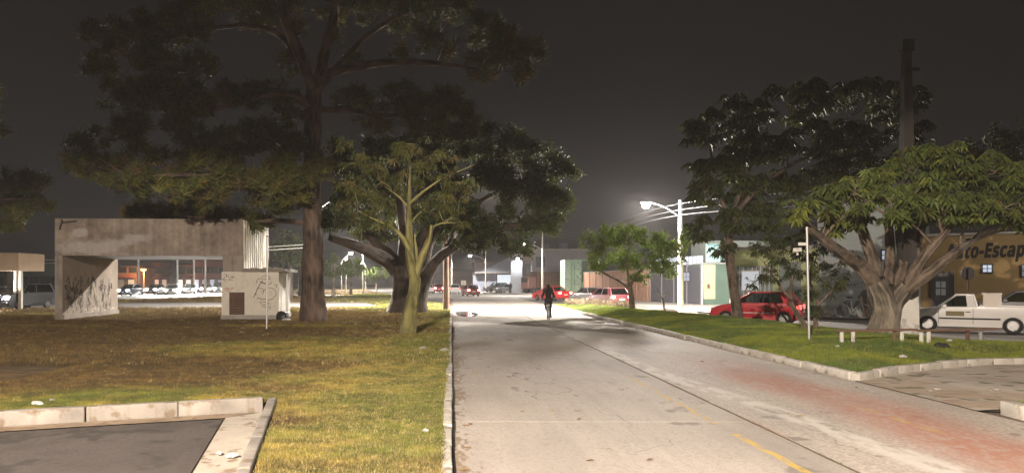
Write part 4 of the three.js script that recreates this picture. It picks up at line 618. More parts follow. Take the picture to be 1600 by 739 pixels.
{
  const [t, L] = house('workshop', 'ochre workshop wall with black painted lettering behind the white pickup', along(0), along(13));
  seed(61);
  const map = canvasMap(2048, 640, (x, w, h) => { x.fillStyle = '#836d44'; x.fillRect(0, 0, w, h); speckle(x, w, h, 900, ['#756039', '#927b50', '#6a5634'], 10, 70, 0.12); for (let i = 0; i < 90; i++) { x.globalAlpha = rr(0.05, 0.2); x.fillStyle = '#5c4b2f'; x.fillRect(rnd() * w, h * rr(0.4, 0.95), rr(2, 8), rr(20, 160)); } x.globalAlpha = 1;
    const s = w / 13; x.save(); x.translate(s * 0.99, h * (1 - 3.28 / 4.06) + s * 0.32); x.transform(1, -0.02, -0.14, 1, 0, 0); x.fillStyle = '#17140f'; x.strokeStyle = '#17140f'; x.lineWidth = s * 0.05; x.font = 'bold ' + Math.round(s * 0.92) + 'px sans-serif'; x.scale(s * 3.05 / x.measureText('Auto-Escap').width, 1); x.fillText('Auto-Escap Su', 0, 0); x.strokeText('Auto-Escap Su', 0, 0); x.restore(); speckle(x, w, h, 500, ['#836d44', '#8f784c'], 1, 3.5, 0.5); });
  part(t, 'wall', bx(0, L, 0, 4.06, -8, 0), weathered([0.3, 0.22, 0.1], { size: 5, patch: 0.3 }));
  part(t, 'lettered_front', quad(V(0, 0, 0.006), V(L, 0, 0.006), V(L, 4.055, 0.006), V(0, 4.055, 0.006)), new THREE.MeshStandardMaterial({ map, roughness: 0.9, bumpMap: grainBump, bumpScale: 0.004 }), 'ochre plaster with black slanted painted lettering');
  part(t, 'coping', bx(-0.05, L + 0.05, 4.06, 4.16, -8, 0.08), M.concrete);
  const door = part(t, 'door', bx(0.5, 1.28, 0.02, 2.25, 0.008, 0.05), mat(0.025, 0.027, 0.03, 0.5));
  part(door, 'door_frame', merge([bx(0.42, 0.5, 0.02, 2.33, 0.008, 0.09), bx(1.28, 1.36, 0.02, 2.33, 0.008, 0.09), bx(0.5, 1.28, 2.25, 2.33, 0.008, 0.09)]), M.darkMetal);
  for (let i = 0; i < 2; i++) for (let j = 0; j < 2; j++) part(door, 'pane', bx(0.62 + i * 0.22, 0.8 + i * 0.22, 1.2 + j * 0.36, 1.5 + j * 0.36, 0.051, 0.06), mat(0.3, 0.33, 0.36, 0.1));
  part(door, 'handle', bx(1.18, 1.22, 0.95, 1.1, 0.051, 0.1), M.chrome);
  windowIn(t, 1.93 + 0.55, 2.26 + 0.55, 2.3, 2.62, 0.008, { lit: [0.75, 0.85, 1, 0.7], bars: 1 });
  windowIn(t, 3.95, 4.6, 2.1, 2.6, 0.008, { lit: [0.6, 0.72, 0.85, 0.18], bars: 2 });
}
{
  const [t, L] = house('grey_house', 'tall blue-grey house with small lit windows behind the umbrella-shaped tree', along(-4.6), along(-0.004));
  part(t, 'wall', bx(0, L, 0, 7.2, -9, 0), weathered([0.3, 0.33, 0.33], { size: 5, patch: 0.25, streak: 0.25 }));
  part(t, 'coping', bx(-0.05, L, 7.2, 7.32, -9, 0.08), M.concrete);
  part(t, 'painted_sign', quad(V(0.75, 1.05, 0.006), V(2.1, 1.05, 0.006), V(2.1, 2.0, 0.006), V(0.75, 2.0, 0.006)), new THREE.MeshStandardMaterial({ roughness: 0.9, map: canvasMap(512, 360, (x, w, h) => { x.fillStyle = '#8f9698'; x.fillRect(0, 0, w, h); x.strokeStyle = '#4a555c'; x.lineWidth = 8; x.strokeRect(110, 60, 380, 110); x.fillStyle = '#3a454d'; x.font = 'bold 84px sans-serif'; x.fillText('GARANT', 112, 148); x.fillStyle = '#7b4a44'; x.fillRect(20, 60, 60, 110); }) }), 'faded painted sign on the wall');
  windowIn(t, 1.25, 1.62, 2.85, 3.4, 0.006, { lit: [0.7, 0.8, 1, 0.35], bars: 1 }); windowIn(t, 2.35, 2.75, 2.35, 3.0, 0.006, { lit: [0.65, 0.75, 1, 0.8], bars: 1 }); windowIn(t, 2.95, 3.3, 2.95, 3.4, 0.006, { lit: [0.7, 0.8, 1, 0.5], bars: 1 });
  part(t, 'wall_vent', bx(3.9, 4.3, 0.75, 1.05, 0.001, 0.04), M.darkMetal);
}
{
  const [t, L] = house('shuttered_house', 'low house with pale green wall and grey roller shutter behind the shrubby tree', along(-9), along(-4.604));
  part(t, 'wall', bx(0, L, 0, 3.6, -8, 0), weathered([0.42, 0.46, 0.24], { size: 4, patch: 0.2 })); part(t, 'wall_base', bx(0, L, 0, 0.6, 0, 0.02), mat(0.06, 0.12, 0.07, 0.8));
  part(t, 'roof', bx(-0.2, L + 0.1, 3.6, 3.75, -8.2, 0.4), M.concrete);
  const sh = part(t, 'roller_shutter', bx(2.5, 3.6, 0.05, 2.9, 0.021, 0.03), mat(0.16, 0.2, 0.2, 0.6)); for (let i = 0; i < 19; i++) part(sh, 'slat', rbx(2.5, 3.6, 0.06 + i * 0.15, 0.19 + i * 0.15, 0.028, 0.055, 0.012, 1), M.shutter ??= mat(0.2, 0.24, 0.24, 0.55));
  const g = part(t, 'garage_opening', bx(0.2, 2.2, 0.05, 2.7, 0.021, 0.04), mat(0.2, 0.24, 0.24, 0.7)); for (let i = 0; i < 9; i++) part(g, 'bar', bx(0.24 + i * 0.22, 0.28 + i * 0.22, 0.05, 2.7, 0.04, 0.07), M.galvanised);
  const w = part(t, 'lit_window', rbx(0.6, 1.5, 1.4, 2.4, 0.071, 0.09, 0.008, 1), glow(0.9, 0.95, 1, 0.5)); part(w, 'frame', merge([bx(0.55, 1.55, 1.35, 1.4, 0.071, 0.1), bx(0.55, 1.55, 2.4, 2.45, 0.071, 0.1)]), M.galvanised);
}
{ // green corner building with the lit sign
  const t = thing('green_house', 'green and cream corner building below the lit white sign', 'building'); t.position.set(20.1, 0.05, -60);
  part(t, 'wall', bx(0, 6, 0, 3.25, -8, 0), weathered([0.08, 0.125, 0.1], { size: 4, patch: 0.2 }));
  part(t, 'cream_panel', bx(0.14, 1.1, 0.45, 3.22, 0, 0.02), weathered([0.4, 0.4, 0.24], { size: 4, patch: 0.12 })); part(t, 'pipe', cyl(0.06, 0.06, V(0.05, 0, 0.07), V(0.05, 3.2, 0.07), 10), M.whitePaint); part(t, 'pipe', cyl(0.07, 0.07, V(2.3, 0, 0.07), V(2.3, 3.3, 0.07), 10), M.whitePaint);
  part(t, 'meter_box', bx(0.45, 0.62, 1.3, 1.65, 0.02, 0.08), M.rust); part(t, 'roof_edge', bx(-0.1, 6.1, 3.25, 3.36, -8, 0.15), M.galvanised);
  part(t, 'upper_wall', bx(1.4, 6, 3.36, 5.2, -7, -1.2), weathered([0.14, 0.16, 0.15], { size: 4 })); windowIn(t, 1.7, 2.5, 3.6, 4.5, -1.19, { lit: [0.6, 0.9, 0.85, 0.4], bars: 3 });
  const s = thing('lit_sign', 'glowing white sign box on the corner building roof', 'sign'); s.position.set(20.42, 3.43, -59.8);
  part(s, 'sign_case', rbx(0, 1.14, 0, 1.5, -0.3, 0, 0.03), mat(0.2, 0.3, 0.28, 0.5));
  part(s, 'sign_screen', quad(V(0.05, 0.05, 0.004), V(1.09, 0.05, 0.004), V(1.09, 1.45, 0.004), V(0.05, 1.45, 0.004)), (() => { const m = canvasMap(128, 160, (x) => { x.fillStyle = '#d9fbf4'; x.fillRect(0, 0, 128, 160); x.fillStyle = '#5f8f88'; x.font = 'bold 34px sans-serif'; x.fillText('VS', 42, 92); x.fillStyle = '#86c9bd'; x.fillRect(0, 0, 128, 12); }); return new THREE.MeshStandardMaterial({ color: rgb(0, 0, 0), emissive: rgb(1, 1, 1), emissiveMap: m, emissiveIntensity: 1.3, roughness: 0.4 }); })());
  const l = new THREE.RectAreaLight(rgb(0.85, 1, 0.97), 3, 1.04, 1.4); l.position.set(20.99, 4.18, -59.77); l.lookAt(20.99, 4.18, -40); l.name = 'sign_light'; scene.add(l);
}
{ // gate and walls running along the pavement
  const [t, L] = house('steel_gate', 'dark grey sheet steel gate between lamp post and corner building', [18.4, -69], [20.08, -60.1], 'gate'); const g = mat(0.07, 0.07, 0.085, 0.55, { metalness: 0.3 });
  for (let i = 0; i < 4; i++) part(t, 'gate_panel', rbx(i * L / 4 + 0.02, (i + 1) * L / 4 - 0.02, 0.05, 3.1, -0.06, 0, 0.015, 1), g);
  for (let i = 0; i <= 4; i++) part(t, 'gate_post', bx(i * L / 4 - 0.05, i * L / 4 + 0.05, 0, 3.25, -0.1, 0.04), M.steel); for (let i = 0; i < 26; i++) part(t, 'clear_sheet', bx(i * 0.34 + 0.05, i * 0.34 + 0.33, 3.25, 3.95, -0.3 - (i % 2) * 0.02, -0.27 - (i % 2) * 0.02), M.clearSheet ??= mat(0.35, 0.4, 0.5, 0.3));
  windowIn(t, 6.3, 7.3, 1.9, 2.6, 0.004, { lit: [0.6, 0.72, 1, 0.5], bars: 3 });
  const [o, LO] = house('orange_wall', 'long orange-brown rendered wall behind the dark red car', [17.7, -99.9], [18.38, -69.1], 'wall');
  part(o, 'wall', bx(0, LO, 0, 3.0, -0.25, 0), weathered([0.36, 0.2, 0.13], { size: 7, patch: 0.35, spots: 0.4, dirt: [0.2, 0.12, 0.08] })); part(o, 'coping', bx(-0.02, LO, 3.0, 3.08, -0.3, 0.06), M.concrete);
  for (let i = 0; i < 9; i++) part(o, 'pilaster', bx(i * 3.7 + 0.2, i * 3.7 + 0.45, 0, 3.0, 0, 0.08), weathered([0.25, 0.14, 0.09], { size: 7, patch: 0.3, px: 64 }));
  const d = thing('green_gatehouse', 'pale green gatehouse with ribbed doors and dark scrawls', 'building'); d.position.set(15.2, 0.05, -100);
  part(d, 'wall', bx(0, 3.4, 0, 4.75, -4, 0), weathered([0.3, 0.45, 0.34], { size: 3, patch: 0.2, streak: 0.4 })); seed(71);
  part(d, 'door_leaf', bx(0.12, 0.85, 0.1, 4.4, 0, 0.03), weathered([0.36, 0.52, 0.4], { size: 2, spots: 0.7, dirt: [0.07, 0.12, 0.1] })); part(d, 'door_leaf', bx(0.92, 1.3, 0.1, 4.4, 0, 0.03), weathered([0.3, 0.45, 0.34], { size: 2, spots: 0.8, dirt: [0.05, 0.1, 0.08] })); part(d, 'door_leaf', bx(1.36, 2.2, 0.1, 4.4, 0, 0.03), weathered([0.36, 0.52, 0.4], { size: 2, spots: 0.7, dirt: [0.07, 0.12, 0.1] }));
  for (const x of [0.86, 1.31, 2.22]) part(d, 'door_post', bx(x, x + 0.05, 0, 4.5, 0, 0.08), mat(0.12, 0.25, 0.18, 0.7)); part(d, 'side_panel', bx(2.3, 3.38, 1.8, 4.6, 0, 0.04), mat(0.08, 0.11, 0.09, 0.7));
}
{ // pale warehouse, lit gateway and brick house farther on
  const w = thing('pale_warehouse', 'pale grey warehouse wall behind the stake truck', 'building'); w.position.set(11.6, 0.05, -122);
  part(w, 'wall', bx(1.6, 12, 0, 6.9, -18, 0), weathered([0.27, 0.26, 0.27], { size: 8, patch: 0.2, streak: 0.2 })); part(w, 'parapet', bx(1.5, 12.1, 6.9, 7.2, -18, 0.15), M.concrete);
  windowIn(w, 2.3, 3.6, 4.3, 5.8, 0.004, { bars: 3 }); part(w, 'roof_tank', cyl(0.7, 0.65, V(7.2, 7.2, -3), V(7.2, 8.3, -3), 16), mat(0.1, 0.12, 0.16)); part(w, 'roof_tank', cyl(0.6, 0.55, V(4.2, 7.2, -3), V(4.2, 8.1, -3), 16), mat(0.12, 0.12, 0.13));
  const b = thing('brown_house', 'narrow brown house between lit white gate and stake truck', 'building'); b.position.set(10.0, 0.05, -124.5);
  part(b, 'wall', bx(1.7, 4.6, 0, 6.4, -12, 0), weathered([0.16, 0.12, 0.115], { size: 5 })); part(b, 'roof', bx(1.5, 4.8, 6.4, 6.6, -12, 0.3), M.concrete); windowIn(b, 2.4, 3.4, 3.6, 4.8, 0.004, { bars: 1 });
  const g = thing('white_gate', 'brightly lit white corrugated gate beside the pedestrian', 'gate'); g.position.set(9.8, 0.05, -123); for (let i = 0; i < 12; i++) part(g, 'corrugated_rib', cyl(0.09, 0.09, V(0.1 + i * 0.155, 0.05, 0), V(0.1 + i * 0.155, 5.4, 0), 8), M.gateWhite ??= mat(0.5, 0.5, 0.52, 0.6)); part(g, 'backing', bx(0, 1.9, 0, 5.4, -0.08, -0.02), mat(0.55, 0.55, 0.57)); const gl = part(g, 'lamp', rbx(0.9, 1.3, 5.6, 5.75, 0.1, 0.5, 0.03), glow(0.9, 0.95, 1, 40)); part(g, 'lamp_bracket', bx(1.05, 1.15, 5.4, 5.62, -0.05, 0.2), M.darkMetal);
  const sl = new THREE.SpotLight(rgb(0.92, 0.96, 1), 90, 0, 1.2, 0.4, 2); sl.position.set(10.9, 5.55, -122.2); sl.target.position.set(10.9, 1.5, -123); scene.add(sl, sl.target); sl.name = 'gate_light'; sl.castShadow = true;
  const s = thing('gabled_shed', 'blue-white gabled shed behind the parked grey cars', 'building'); s.position.set(7.6, 0.05, -148);
  const sh = new THREE.Shape([[-3, 0], [6, 0], [6, 7.6], [-3, 3.2]].map((p) => new THREE.Vector2(...p))); part(s, 'wall', metres(new THREE.ExtrudeGeometry(sh, { depth: 10, bevelEnabled: false }).translate(0, 0, -10)), weathered([0.2, 0.22, 0.28], { size: 6 })); part(s, 'roof', metres(new THREE.BoxGeometry(10.4, 0.2, 10.6).rotateZ(Math.atan2(4.4, 9)).translate(1.45, 5.6, -5)), mat(0.05, 0.05, 0.055, 0.7)); part(s, 'lit_doorway_light', bx(1.5, 4.4, 0.2, 3.2, 0.0, 0.03), glow(0.85, 0.92, 1, 0.9));
  part(s, 'door_frame', merge([bx(1.3, 1.5, 0, 3.4, 0, 0.1), bx(4.4, 4.6, 0, 3.4, 0, 0.1), bx(1.5, 4.4, 3.2, 3.4, 0, 0.1)]), M.darkMetal);
  part(s, 'canopy', bx(-3, 5.8, 3.45, 3.75, 0.0, 3), mat(0.1, 0.09, 0.09));
}
// low houses closing the avenue
seed(83);
for (const [label, px0, px1, d, top, c] of [['low brown house at the far end of the avenue above the white car', 700, 742, 190, 424, [0.16, 0.1, 0.1]], ['low dim house at the end of the avenue left of the far pole', 652, 698, 240, 428, [0.15, 0.11, 0.12]], ['dim two-storey house just right of the far end of the avenue', 742, 782, 175, 410, [0.15, 0.12, 0.13]]]) {
  const t = thing('far_house', label, 'building', 'houses at the far end of the avenue'), x0 = gx(px0, d), x1 = gx(px1, d), h = gy(top, d); t.position.set(x0, 0, -d); const W = x1 - x0;
  part(t, 'wall', bx(0, W, 0, h, -8, 0), weathered(c, { size: 6, px: 128 })); part(t, 'roof', bx(-0.3, W + 0.3, h, h + 0.35, -8.3, 0.5), mat(0.07, 0.055, 0.055));
  for (let i = 0; i < Math.floor(W / 2.6); i++) windowIn(t, 0.7 + i * 2.6, 2.0 + i * 2.6, 1.0, 2.2, 0.004, { lit: rnd() < 0.5 ? [1, 0.8, 0.55, 0.5] : null, bars: 1 });
}

// ------------------------------------------------------------------ street on the far left, seen through and beside the gateway
seed(91);
for (const [label, px0, px1, d, top, c, lit, lights] of [['brown two-storey shop seen through the gateway, leftmost', 165, 212, 128, 418, [0.22, 0.14, 0.12], [1, 0.75, 0.5, 0.5], 3], ['dark red shop with lit front in the middle of the gateway opening', 213, 262, 136, 411, [0.16, 0.08, 0.07], [1, 0.62, 0.45, 0.7], 4], ['brightly lit white shopfront with red awning in the gateway opening', 262, 300, 140, 414, [0.3, 0.2, 0.18], [1, 0.92, 0.84, 1.5], 3], ['dim brick shop with blue sign at the right of the gateway opening', 300, 362, 134, 408, [0.17, 0.1, 0.1], [0.8, 0.85, 1, 0.6], 5], ['dark low building between the gateway and the left picture edge', 22, 96, 85, 409, [0.06, 0.075, 0.07], null, 0], ['dim shed at the extreme left edge', -60, 10, 95, 420, [0.1, 0.08, 0.07], null, 0]]) {
  const t = thing('shop_building', label, 'building', 'shops along the left-hand street'), x0 = gx(px0, d), W = gx(px1, d) - x0, h = gy(top, d); t.position.set(x0, 0.05, -d);
  part(t, 'wall', bx(0, W, 0, h, -9, 0), weathered(c, { size: 6, px: 128 })); part(t, 'roof', bx(-0.2, W + 0.2, h, h + 0.25, -9.2, 0.4), mat(0.06, 0.05, 0.05));
  for (let i = 0; i < lights; i++) { const a = W / lights * i + 0.3, b = W / lights * (i + 1) - 0.3; const w = part(t, 'lit_shop_window', bx(a, b, 0.5, 2.2, 0.002, 0.02), glow(lit[0], lit[1], lit[2], lit[3] * rr(0.3, 1.3))); part(w, 'frame', merge([bx(a - 0.1, a, 0.4, 2.3, 0.002, 0.06), bx(b, b + 0.1, 0.4, 2.3, 0.002, 0.06), bx(a, b, 2.2, 2.3, 0.002, 0.06)]), M.darkMetal); }
  if (lit) { part(t, 'awning', bx(0.1, W - 0.1, 2.5, 2.75, 0, 1.2), mat(0.25, 0.07, 0.06)); for (let i = 0; i < lights; i++) windowIn(t, W / lights * i + 0.5, W / lights * i + 1.7, 3.4, 4.4, 0.004, { bars: 1 }); }
  else { for (let i = 0; i < 4; i++) windowIn(t, W * (0.1 + i * 0.22), W * (0.1 + i * 0.22) + 0.9, 1.4, 2.4, 0.004, { bars: 1 }); }
}
{ // roofed shelter cut by the left edge
  const t = thing('roofed_shelter', 'brown concrete shelter roof on twin posts at the left edge', 'shelter'); t.position.set(gx(0, 47), LY, -47);
  part(t, 'roof_beam', bx(-5, 1.1, gy(423, 47) - LY, gy(395, 47) - LY, -3, 0), weathered([0.3, 0.22, 0.15], { size: 4 })); for (const x of [0.65, 0.95]) part(t, 'post', bx(x - 0.09, x + 0.09, -0.05, gy(423, 47) - LY, -0.6, -0.4), poleConcrete); for (const x of [-3, -3.3]) part(t, 'post', bx(x - 0.09, x + 0.09, -0.05, gy(423, 47) - LY, -0.6, -0.4), poleConcrete);
}
// poles of the left street and one sodium lamp
for (const [px, d, top, words] of [[215, 110, 410, 'left of the orange lamp'], [276, 112, 409, 'in front of the bright shopfront'], [302, 114, 412, 'right of the bright shopfront'], [320, 114, 410, 'rightmost in the gateway opening']])
  { const t = thing('utility_pole', 'thin concrete pole seen through the gateway, ' + words, 'pole', 'poles in the left-hand street'); t.position.set(gx(px, d), 0.05, -d); part(t, 'shaft', cyl(0.17, 0.12, V(0, 0, 0), V(0, 8.4, 0), 10), poleConcrete); part(t, 'crossarm', bx(-0.9, 0.9, 7.7, 7.82, -0.06, 0.06), M.wood); }
{
  const t = thing('sodium_lamp', 'orange street lamp shining on the shop seen through the gateway', 'street lamp'), p = at(224, 421, 126); t.position.set(p.x, 0.05, p.z);
  part(t, 'pole', cyl(0.12, 0.08, V(0, 0, 0), V(0, p.y - 0.2, 0), 10), poleConcrete); part(t, 'lamp_head', rbx(-0.3, 0.3, p.y - 0.2, p.y, -0.1, 0.5, 0.05), glow(1, 0.45, 0.1, 30));
  const l = new THREE.PointLight(rgb(1, 0.42, 0.12), 160); l.position.set(p.x, p.y - 0.4, p.z + 0.7); l.castShadow = true; l.name = 'sodium_light'; scene.add(l);
}
for (const [py, words] of [[402, 'upper'], [407, 'lower']]) { const c = new THREE.CatmullRomCurve3([at(-80, py - 14, 60), at(60, py + 4, 60), at(150, py, 60), at(480, py - 20, 60)]); single('overhead_cable', words + ' of two thin cables left of the gateway', 'cable', new THREE.TubeGeometry(c, 60, 0.03, 5), mat(0.35, 0.35, 0.33), 'cables left of the gateway'); }
// ------------------------------------------------------------------ poles, signs, low rails, litter
{ // utility pole behind the umbrella tree, its foot painted white
  const d = 22.9, t = thing('utility_pole', 'tall tapered concrete utility pole with white painted foot behind the forked trunk', 'pole'); t.position.set(gx(1418, d), 0.15, -d); const H = gy(64, d) - 0.15;
  const taper = (w0, w1, y0, y1, dd) => { const g = new THREE.CylinderGeometry(w1 / Math.SQRT2, w0 / Math.SQRT2, y1 - y0, 4).rotateY(Math.PI / 4).translate(0, (y0 + y1) / 2, 0); g.scale(1, 1, dd); const f = g.toNonIndexed(); f.computeVertexNormals(); return metres(f); };
  part(t, 'shaft', taper(0.52, 0.2, 0, H, 0.8), weathered([0.032, 0.029, 0.026], { size: 2, patch: 0.3, streak: 0.4 })); part(t, 'painted_foot', taper(0.54, 0.488, 0, 1.75, 0.8), M.whitePaint);
  part(t, 'cap_box', bx(-0.2, 0.16, H - 0.35, H + 0.02, -0.12, 0.14), M.darkMetal); part(t, 'bracket', bx(-0.05, 0.3, H - 0.95, H - 0.85, 0.1, 0.16), M.darkMetal);
}
{
  const d = 19.8, t = thing('sign_post', 'tall thin steel signpost with two small plates on the grass strip', 'signpost'); t.position.set(gx(1266, d), 0.12, -d); const H = gy(357, d) - 0.12;
  const shaft = cyl(0.032, 0.032, V(0, -0.1, 0), V(-0.07, H, 0), 12); part(t, 'shaft', shaft, M.galvanised); part(t, 'cap', cyl(0.04, 0.036, V(-0.07, H, 0), V(-0.07, H + 0.04, 0), 12), M.galvanised);
  part(t, 'plate', rbx(-0.3, -0.08, H - 0.45, H - 0.37, -0.012, 0.012, 0.005, 1), M.whitePaint); part(t, 'plate', rbx(-0.3, -0.08, H - 0.6, H - 0.5, -0.012, 0.012, 0.005, 1).rotateZ(0.05), M.whitePaint); part(t, 'plate_tab', rbx(-0.27, -0.22, H - 0.7, H - 0.63, -0.01, 0.01, 0.004, 1).rotateZ(0.03), M.whitePaint);
}
{
  const d = 27.9, t = thing('sign_post', 'bare thin steel post standing on the lawn before the kiosk', 'signpost'); t.position.set(gx(416, d), LY - 0.05, -d); const H = gy(368, d) - LY;
  part(t, 'shaft', cyl(0.035, 0.035, V(0, 0, 0), V(0.03, H, 0), 12), M.galvanised); part(t, 'cap', cyl(0.042, 0.04, V(0.03, H, 0), V(0.03, H + 0.04, 0), 12), M.darkMetal); part(t, 'bolt', cyl(0.012, 0.012, V(0, H - 0.5, 0), V(0.1, H - 0.5, 0), 8), M.galvanised);
}
// two low rails: a worn plank on painted posts
function lowRail(label, a, b, posts) {
  const t = thing('low_rail', label, 'rail', 'low wooden rails on the grass strip'), base = V(a[0], 0, a[1]), dir = V(b[0] - a[0], 0, b[1] - a[1]), L = dir.length(); t.position.copy(base); t.rotation.y = heading(dir.x, dir.z);
  const plank = rbx(-0.08, L + 0.08, 0.63, 0.68, -0.09, 0.09, 0.012, 2), p = plank.attributes.position; for (let i = 0; i < p.count; i++) p.setY(i, p.getY(i) - 0.02 * Math.sin(p.getX(i) / L * Math.PI)); part(t, 'plank', plank, M.wood);
  for (const [x, z, m] of posts) part(t, 'post', rbx(x - 0.035, x + 0.035, -0.02, 0.635, z - 0.035, z + 0.035, 0.012, 1), m);
}
const e1 = (px, d) => [gx(px, d), -d];
lowRail('low wooden rail on white posts, left of the two, before the forked trunk', e1(1313, 18.9), e1(1428, 19.4), [[0.02, 0.05, M.whitePaint], [0.34, 0.07, M.whitePaint], [1.7, -0.04, M.wood], [1.88, 0, M.whitePaint]]);
lowRail('low wooden rail on thin posts, right of the two, toward the pickup', e1(1440, 19.0), e1(1557, 19.6), [[0.02, 0, M.whitePaint], [0.2, 0.05, M.whitePaint], [1.5, 0, M.rust], [1.93, 0, M.galvanised]]);
{
  const d = 29.8, t = thing('stop_sign', 'round road sign seen from behind at the far right', 'road sign'); t.position.set(gx(1580, d), 0.05, -d - 2.4); const y = gy(428, d) ;
  part(t, 'post', cyl(0.035, 0.035, V(0, 0, 0), V(0, y + 0.2, 0), 10), M.rust); const o = new THREE.CylinderGeometry(0.3, 0.3, 0.02, 8).rotateX(Math.PI / 2).rotateZ(Math.PI / 8).translate(0, y, -0.05); part(t, 'sign_plate', o, M.darkMetal); part(t, 'clamp', bx(-0.03, 0.03, y - 0.2, y + 0.2, -0.039, -0.02), M.galvanised);
}
{ // iron bell-frame of scrap leaning by the wall: an old bicycle frame and boards
  const c = along(-2.9), t = thing('old_bicycle', 'old bicycle leaning with boards against the grey house wall', 'bicycle'); t.position.set(c[0] - 0.35, 0.07, c[1] + 0.5); t.rotation.y = heading(FD[0], FD[1]) + 0.35; t.rotation.x = 0;
  for (const x of [-0.5, 0.5]) part(t, 'wheel', new THREE.TorusGeometry(0.33, 0.025, 8, 24).translate(x, 0.35, 0), M.steel); part(t, 'frame', merge([cyl(0.03, 0.03, V(-0.5, 0.35, 0), V(-0.1, 0.95, 0)), cyl(0.03, 0.03, V(-0.1, 0.95, 0), V(0.4, 0.9, 0)), cyl(0.03, 0.03, V(0.5, 0.35, 0), V(0.36, 1.05, 0)), cyl(0.03, 0.03, V(0, 0.32, 0), V(0.4, 0.85, 0)), cyl(0.03, 0.03, V(0, 0.32, 0), V(-0.12, 1.0, 0))]), M.steel); part(t, 'handlebar', cyl(0.02, 0.02, V(0.34, 1.08, -0.28), V(0.34, 1.08, 0.28)), M.steel); part(t, 'saddle', rbx(-0.27, 0.02, 1.0, 1.07, -0.08, 0.08, 0.03), M.rubber);
  const bd = thing('leaning_boards', 'brown boards leaning beside the old bicycle', 'boards'); bd.position.set(c[0] + 0.15, 0.07, c[1] + 0.55); bd.rotation.y = t.rotation.y; for (let i = 0; i < 5; i++) part(bd, 'board', bx(-0.06, 0.06, 0, rr(0.8, 1.7), -0.015, 0.015).rotateZ(rr(-0.3, 0.3)).translate(i * 0.17, 0, -i * 0.05), M.wood);
}
// litter
seed(55);
function crumple(s) { const g = new THREE.IcosahedronGeometry(s, 2), q = g.attributes.position; for (let i = 0; i < q.count; i++) { const k = 1 + 0.7 * (noise(q.getX(i) / s * 2.7 + s * 900, q.getY(i) / s * 2.7 + q.getZ(i) / s * 1.9) - 0.5); q.setXYZ(i, q.getX(i) * k * 1.4, Math.max(-s * 0.4, q.getY(i) * k * 0.6), q.getZ(i) * k); } g.computeVertexNormals(); return g; }
for (const [label, px, py, s, c] of [['white crumpled paper on the brown lawn near the left edge', 58, 637, 0.07, 0.7], ['small pale scrap on the lawn right of the white paper', 80, 631, 0.04, 0.4], ['white litter on the lawn below the bare steel post', 343, 539, 0.07, 0.6], ['pale flat litter on the lawn left of the kiosk post', 377, 523, 0.08, 0.4], ['pale stone right of the young tree on the lawn', 660, 548, 0.09, 0.5], ['white lump on the left kerb near the young tree', 694, 552, 0.1, 0.6], ['yellow scrap on the lawn left of the young tree', 588, 546, 0.06, 0.3], ['white scrap on the turf near the bottom of the left kerb', 665, 680, 0.035, 0.6], ['white litter at the foot of the low rails', 1412, 566, 0.06, 0.7], ['white cup on the grass strip behind the low rail', 1485, 552, 0.06, 0.7], ['white scrap lying in the corner gutter of the parking bay', 362, 712, 0.05, 0.8], ['white scrap at the edge of the bay asphalt', 342, 708, 0.03, 0.7], ['dark crumpled bag in the grass below the right rail', 1472, 556, 0.13, 0.03], ['white bag on the grass strip beside the pale kerb', 1310, 560, 0.05, 0.6]]) {
  const gut = label.includes('bay'), d = EYE * FOCAL / (py - VY) * (gut ? 1 : 0.96); const y = gut ? 0.0 : label.includes('rail') || label.includes('strip') ? strip.y(gx(px, d), -d) + 0.05 : label.includes('kerb near') ? 0.15 : LY + 0.03;
  const col = label.includes('yellow') ? mat(0.5, 0.35, 0.05) : mat(c * 0.7, c * 0.68, c * 0.64); const o = single('litter', label, 'litter', crumple(s), col); o.position.set(gx(px, d), y, -d); o.rotation.y = rr(0, 6);
}
// dead leaves and small tufts on the carriageway
for (let i = 0; i < 16; i++) { const [px, py] = [[745, 583], [728, 665], [735, 663], [1052, 603], [905, 655], [1015, 719], [862, 642], [980, 607], [1098, 565], [760, 590], [730, 700], [725, 735], [816, 643], [922, 720], [1340, 606], [1250, 650]][i], d = EYE * FOCAL / (py - VY); const g = quad(V(-0.05, 0, -0.02), V(0.05, 0.008, -0.025), V(0.055, 0, 0.03), V(-0.045, 0.014, 0.025)); const o = single('dead_leaf', 'small dry leaf lying on the concrete carriageway', 'leaf', g, i % 3 ? mat(0.22, 0.14, 0.06) : mat(0.4, 0.28, 0.06), 'dry leaves on the carriageway'); o.position.set(gx(px, d), 0.004, -d); o.rotation.y = rr(0, 6); o.material.side = THREE.DoubleSide; }
{ // shallow puddle by the kerb
  const pts = []; seed(66); for (let i = 0; i < 40; i++) { const a = i / 40 * 6.283, r = 0.75 + 0.5 * fbm(Math.cos(a) * 1.6 + 9, Math.sin(a) * 1.6 + 4, 3); pts.push([0.9 + Math.cos(a) * 0.72 * r, -44.5 + Math.sin(a) * 4.2 * r]); }
  struct('puddle', sheet(pts.map(([x, z]) => [Math.max(0.06, x), z]), 0.004), new THREE.MeshPhysicalMaterial({ color: rgb(0.1, 0.1, 0.095), roughness: 0.06, specularIntensity: 1, ior: 1.33, bumpMap: softBump, bumpScale: 0.02 }));
}
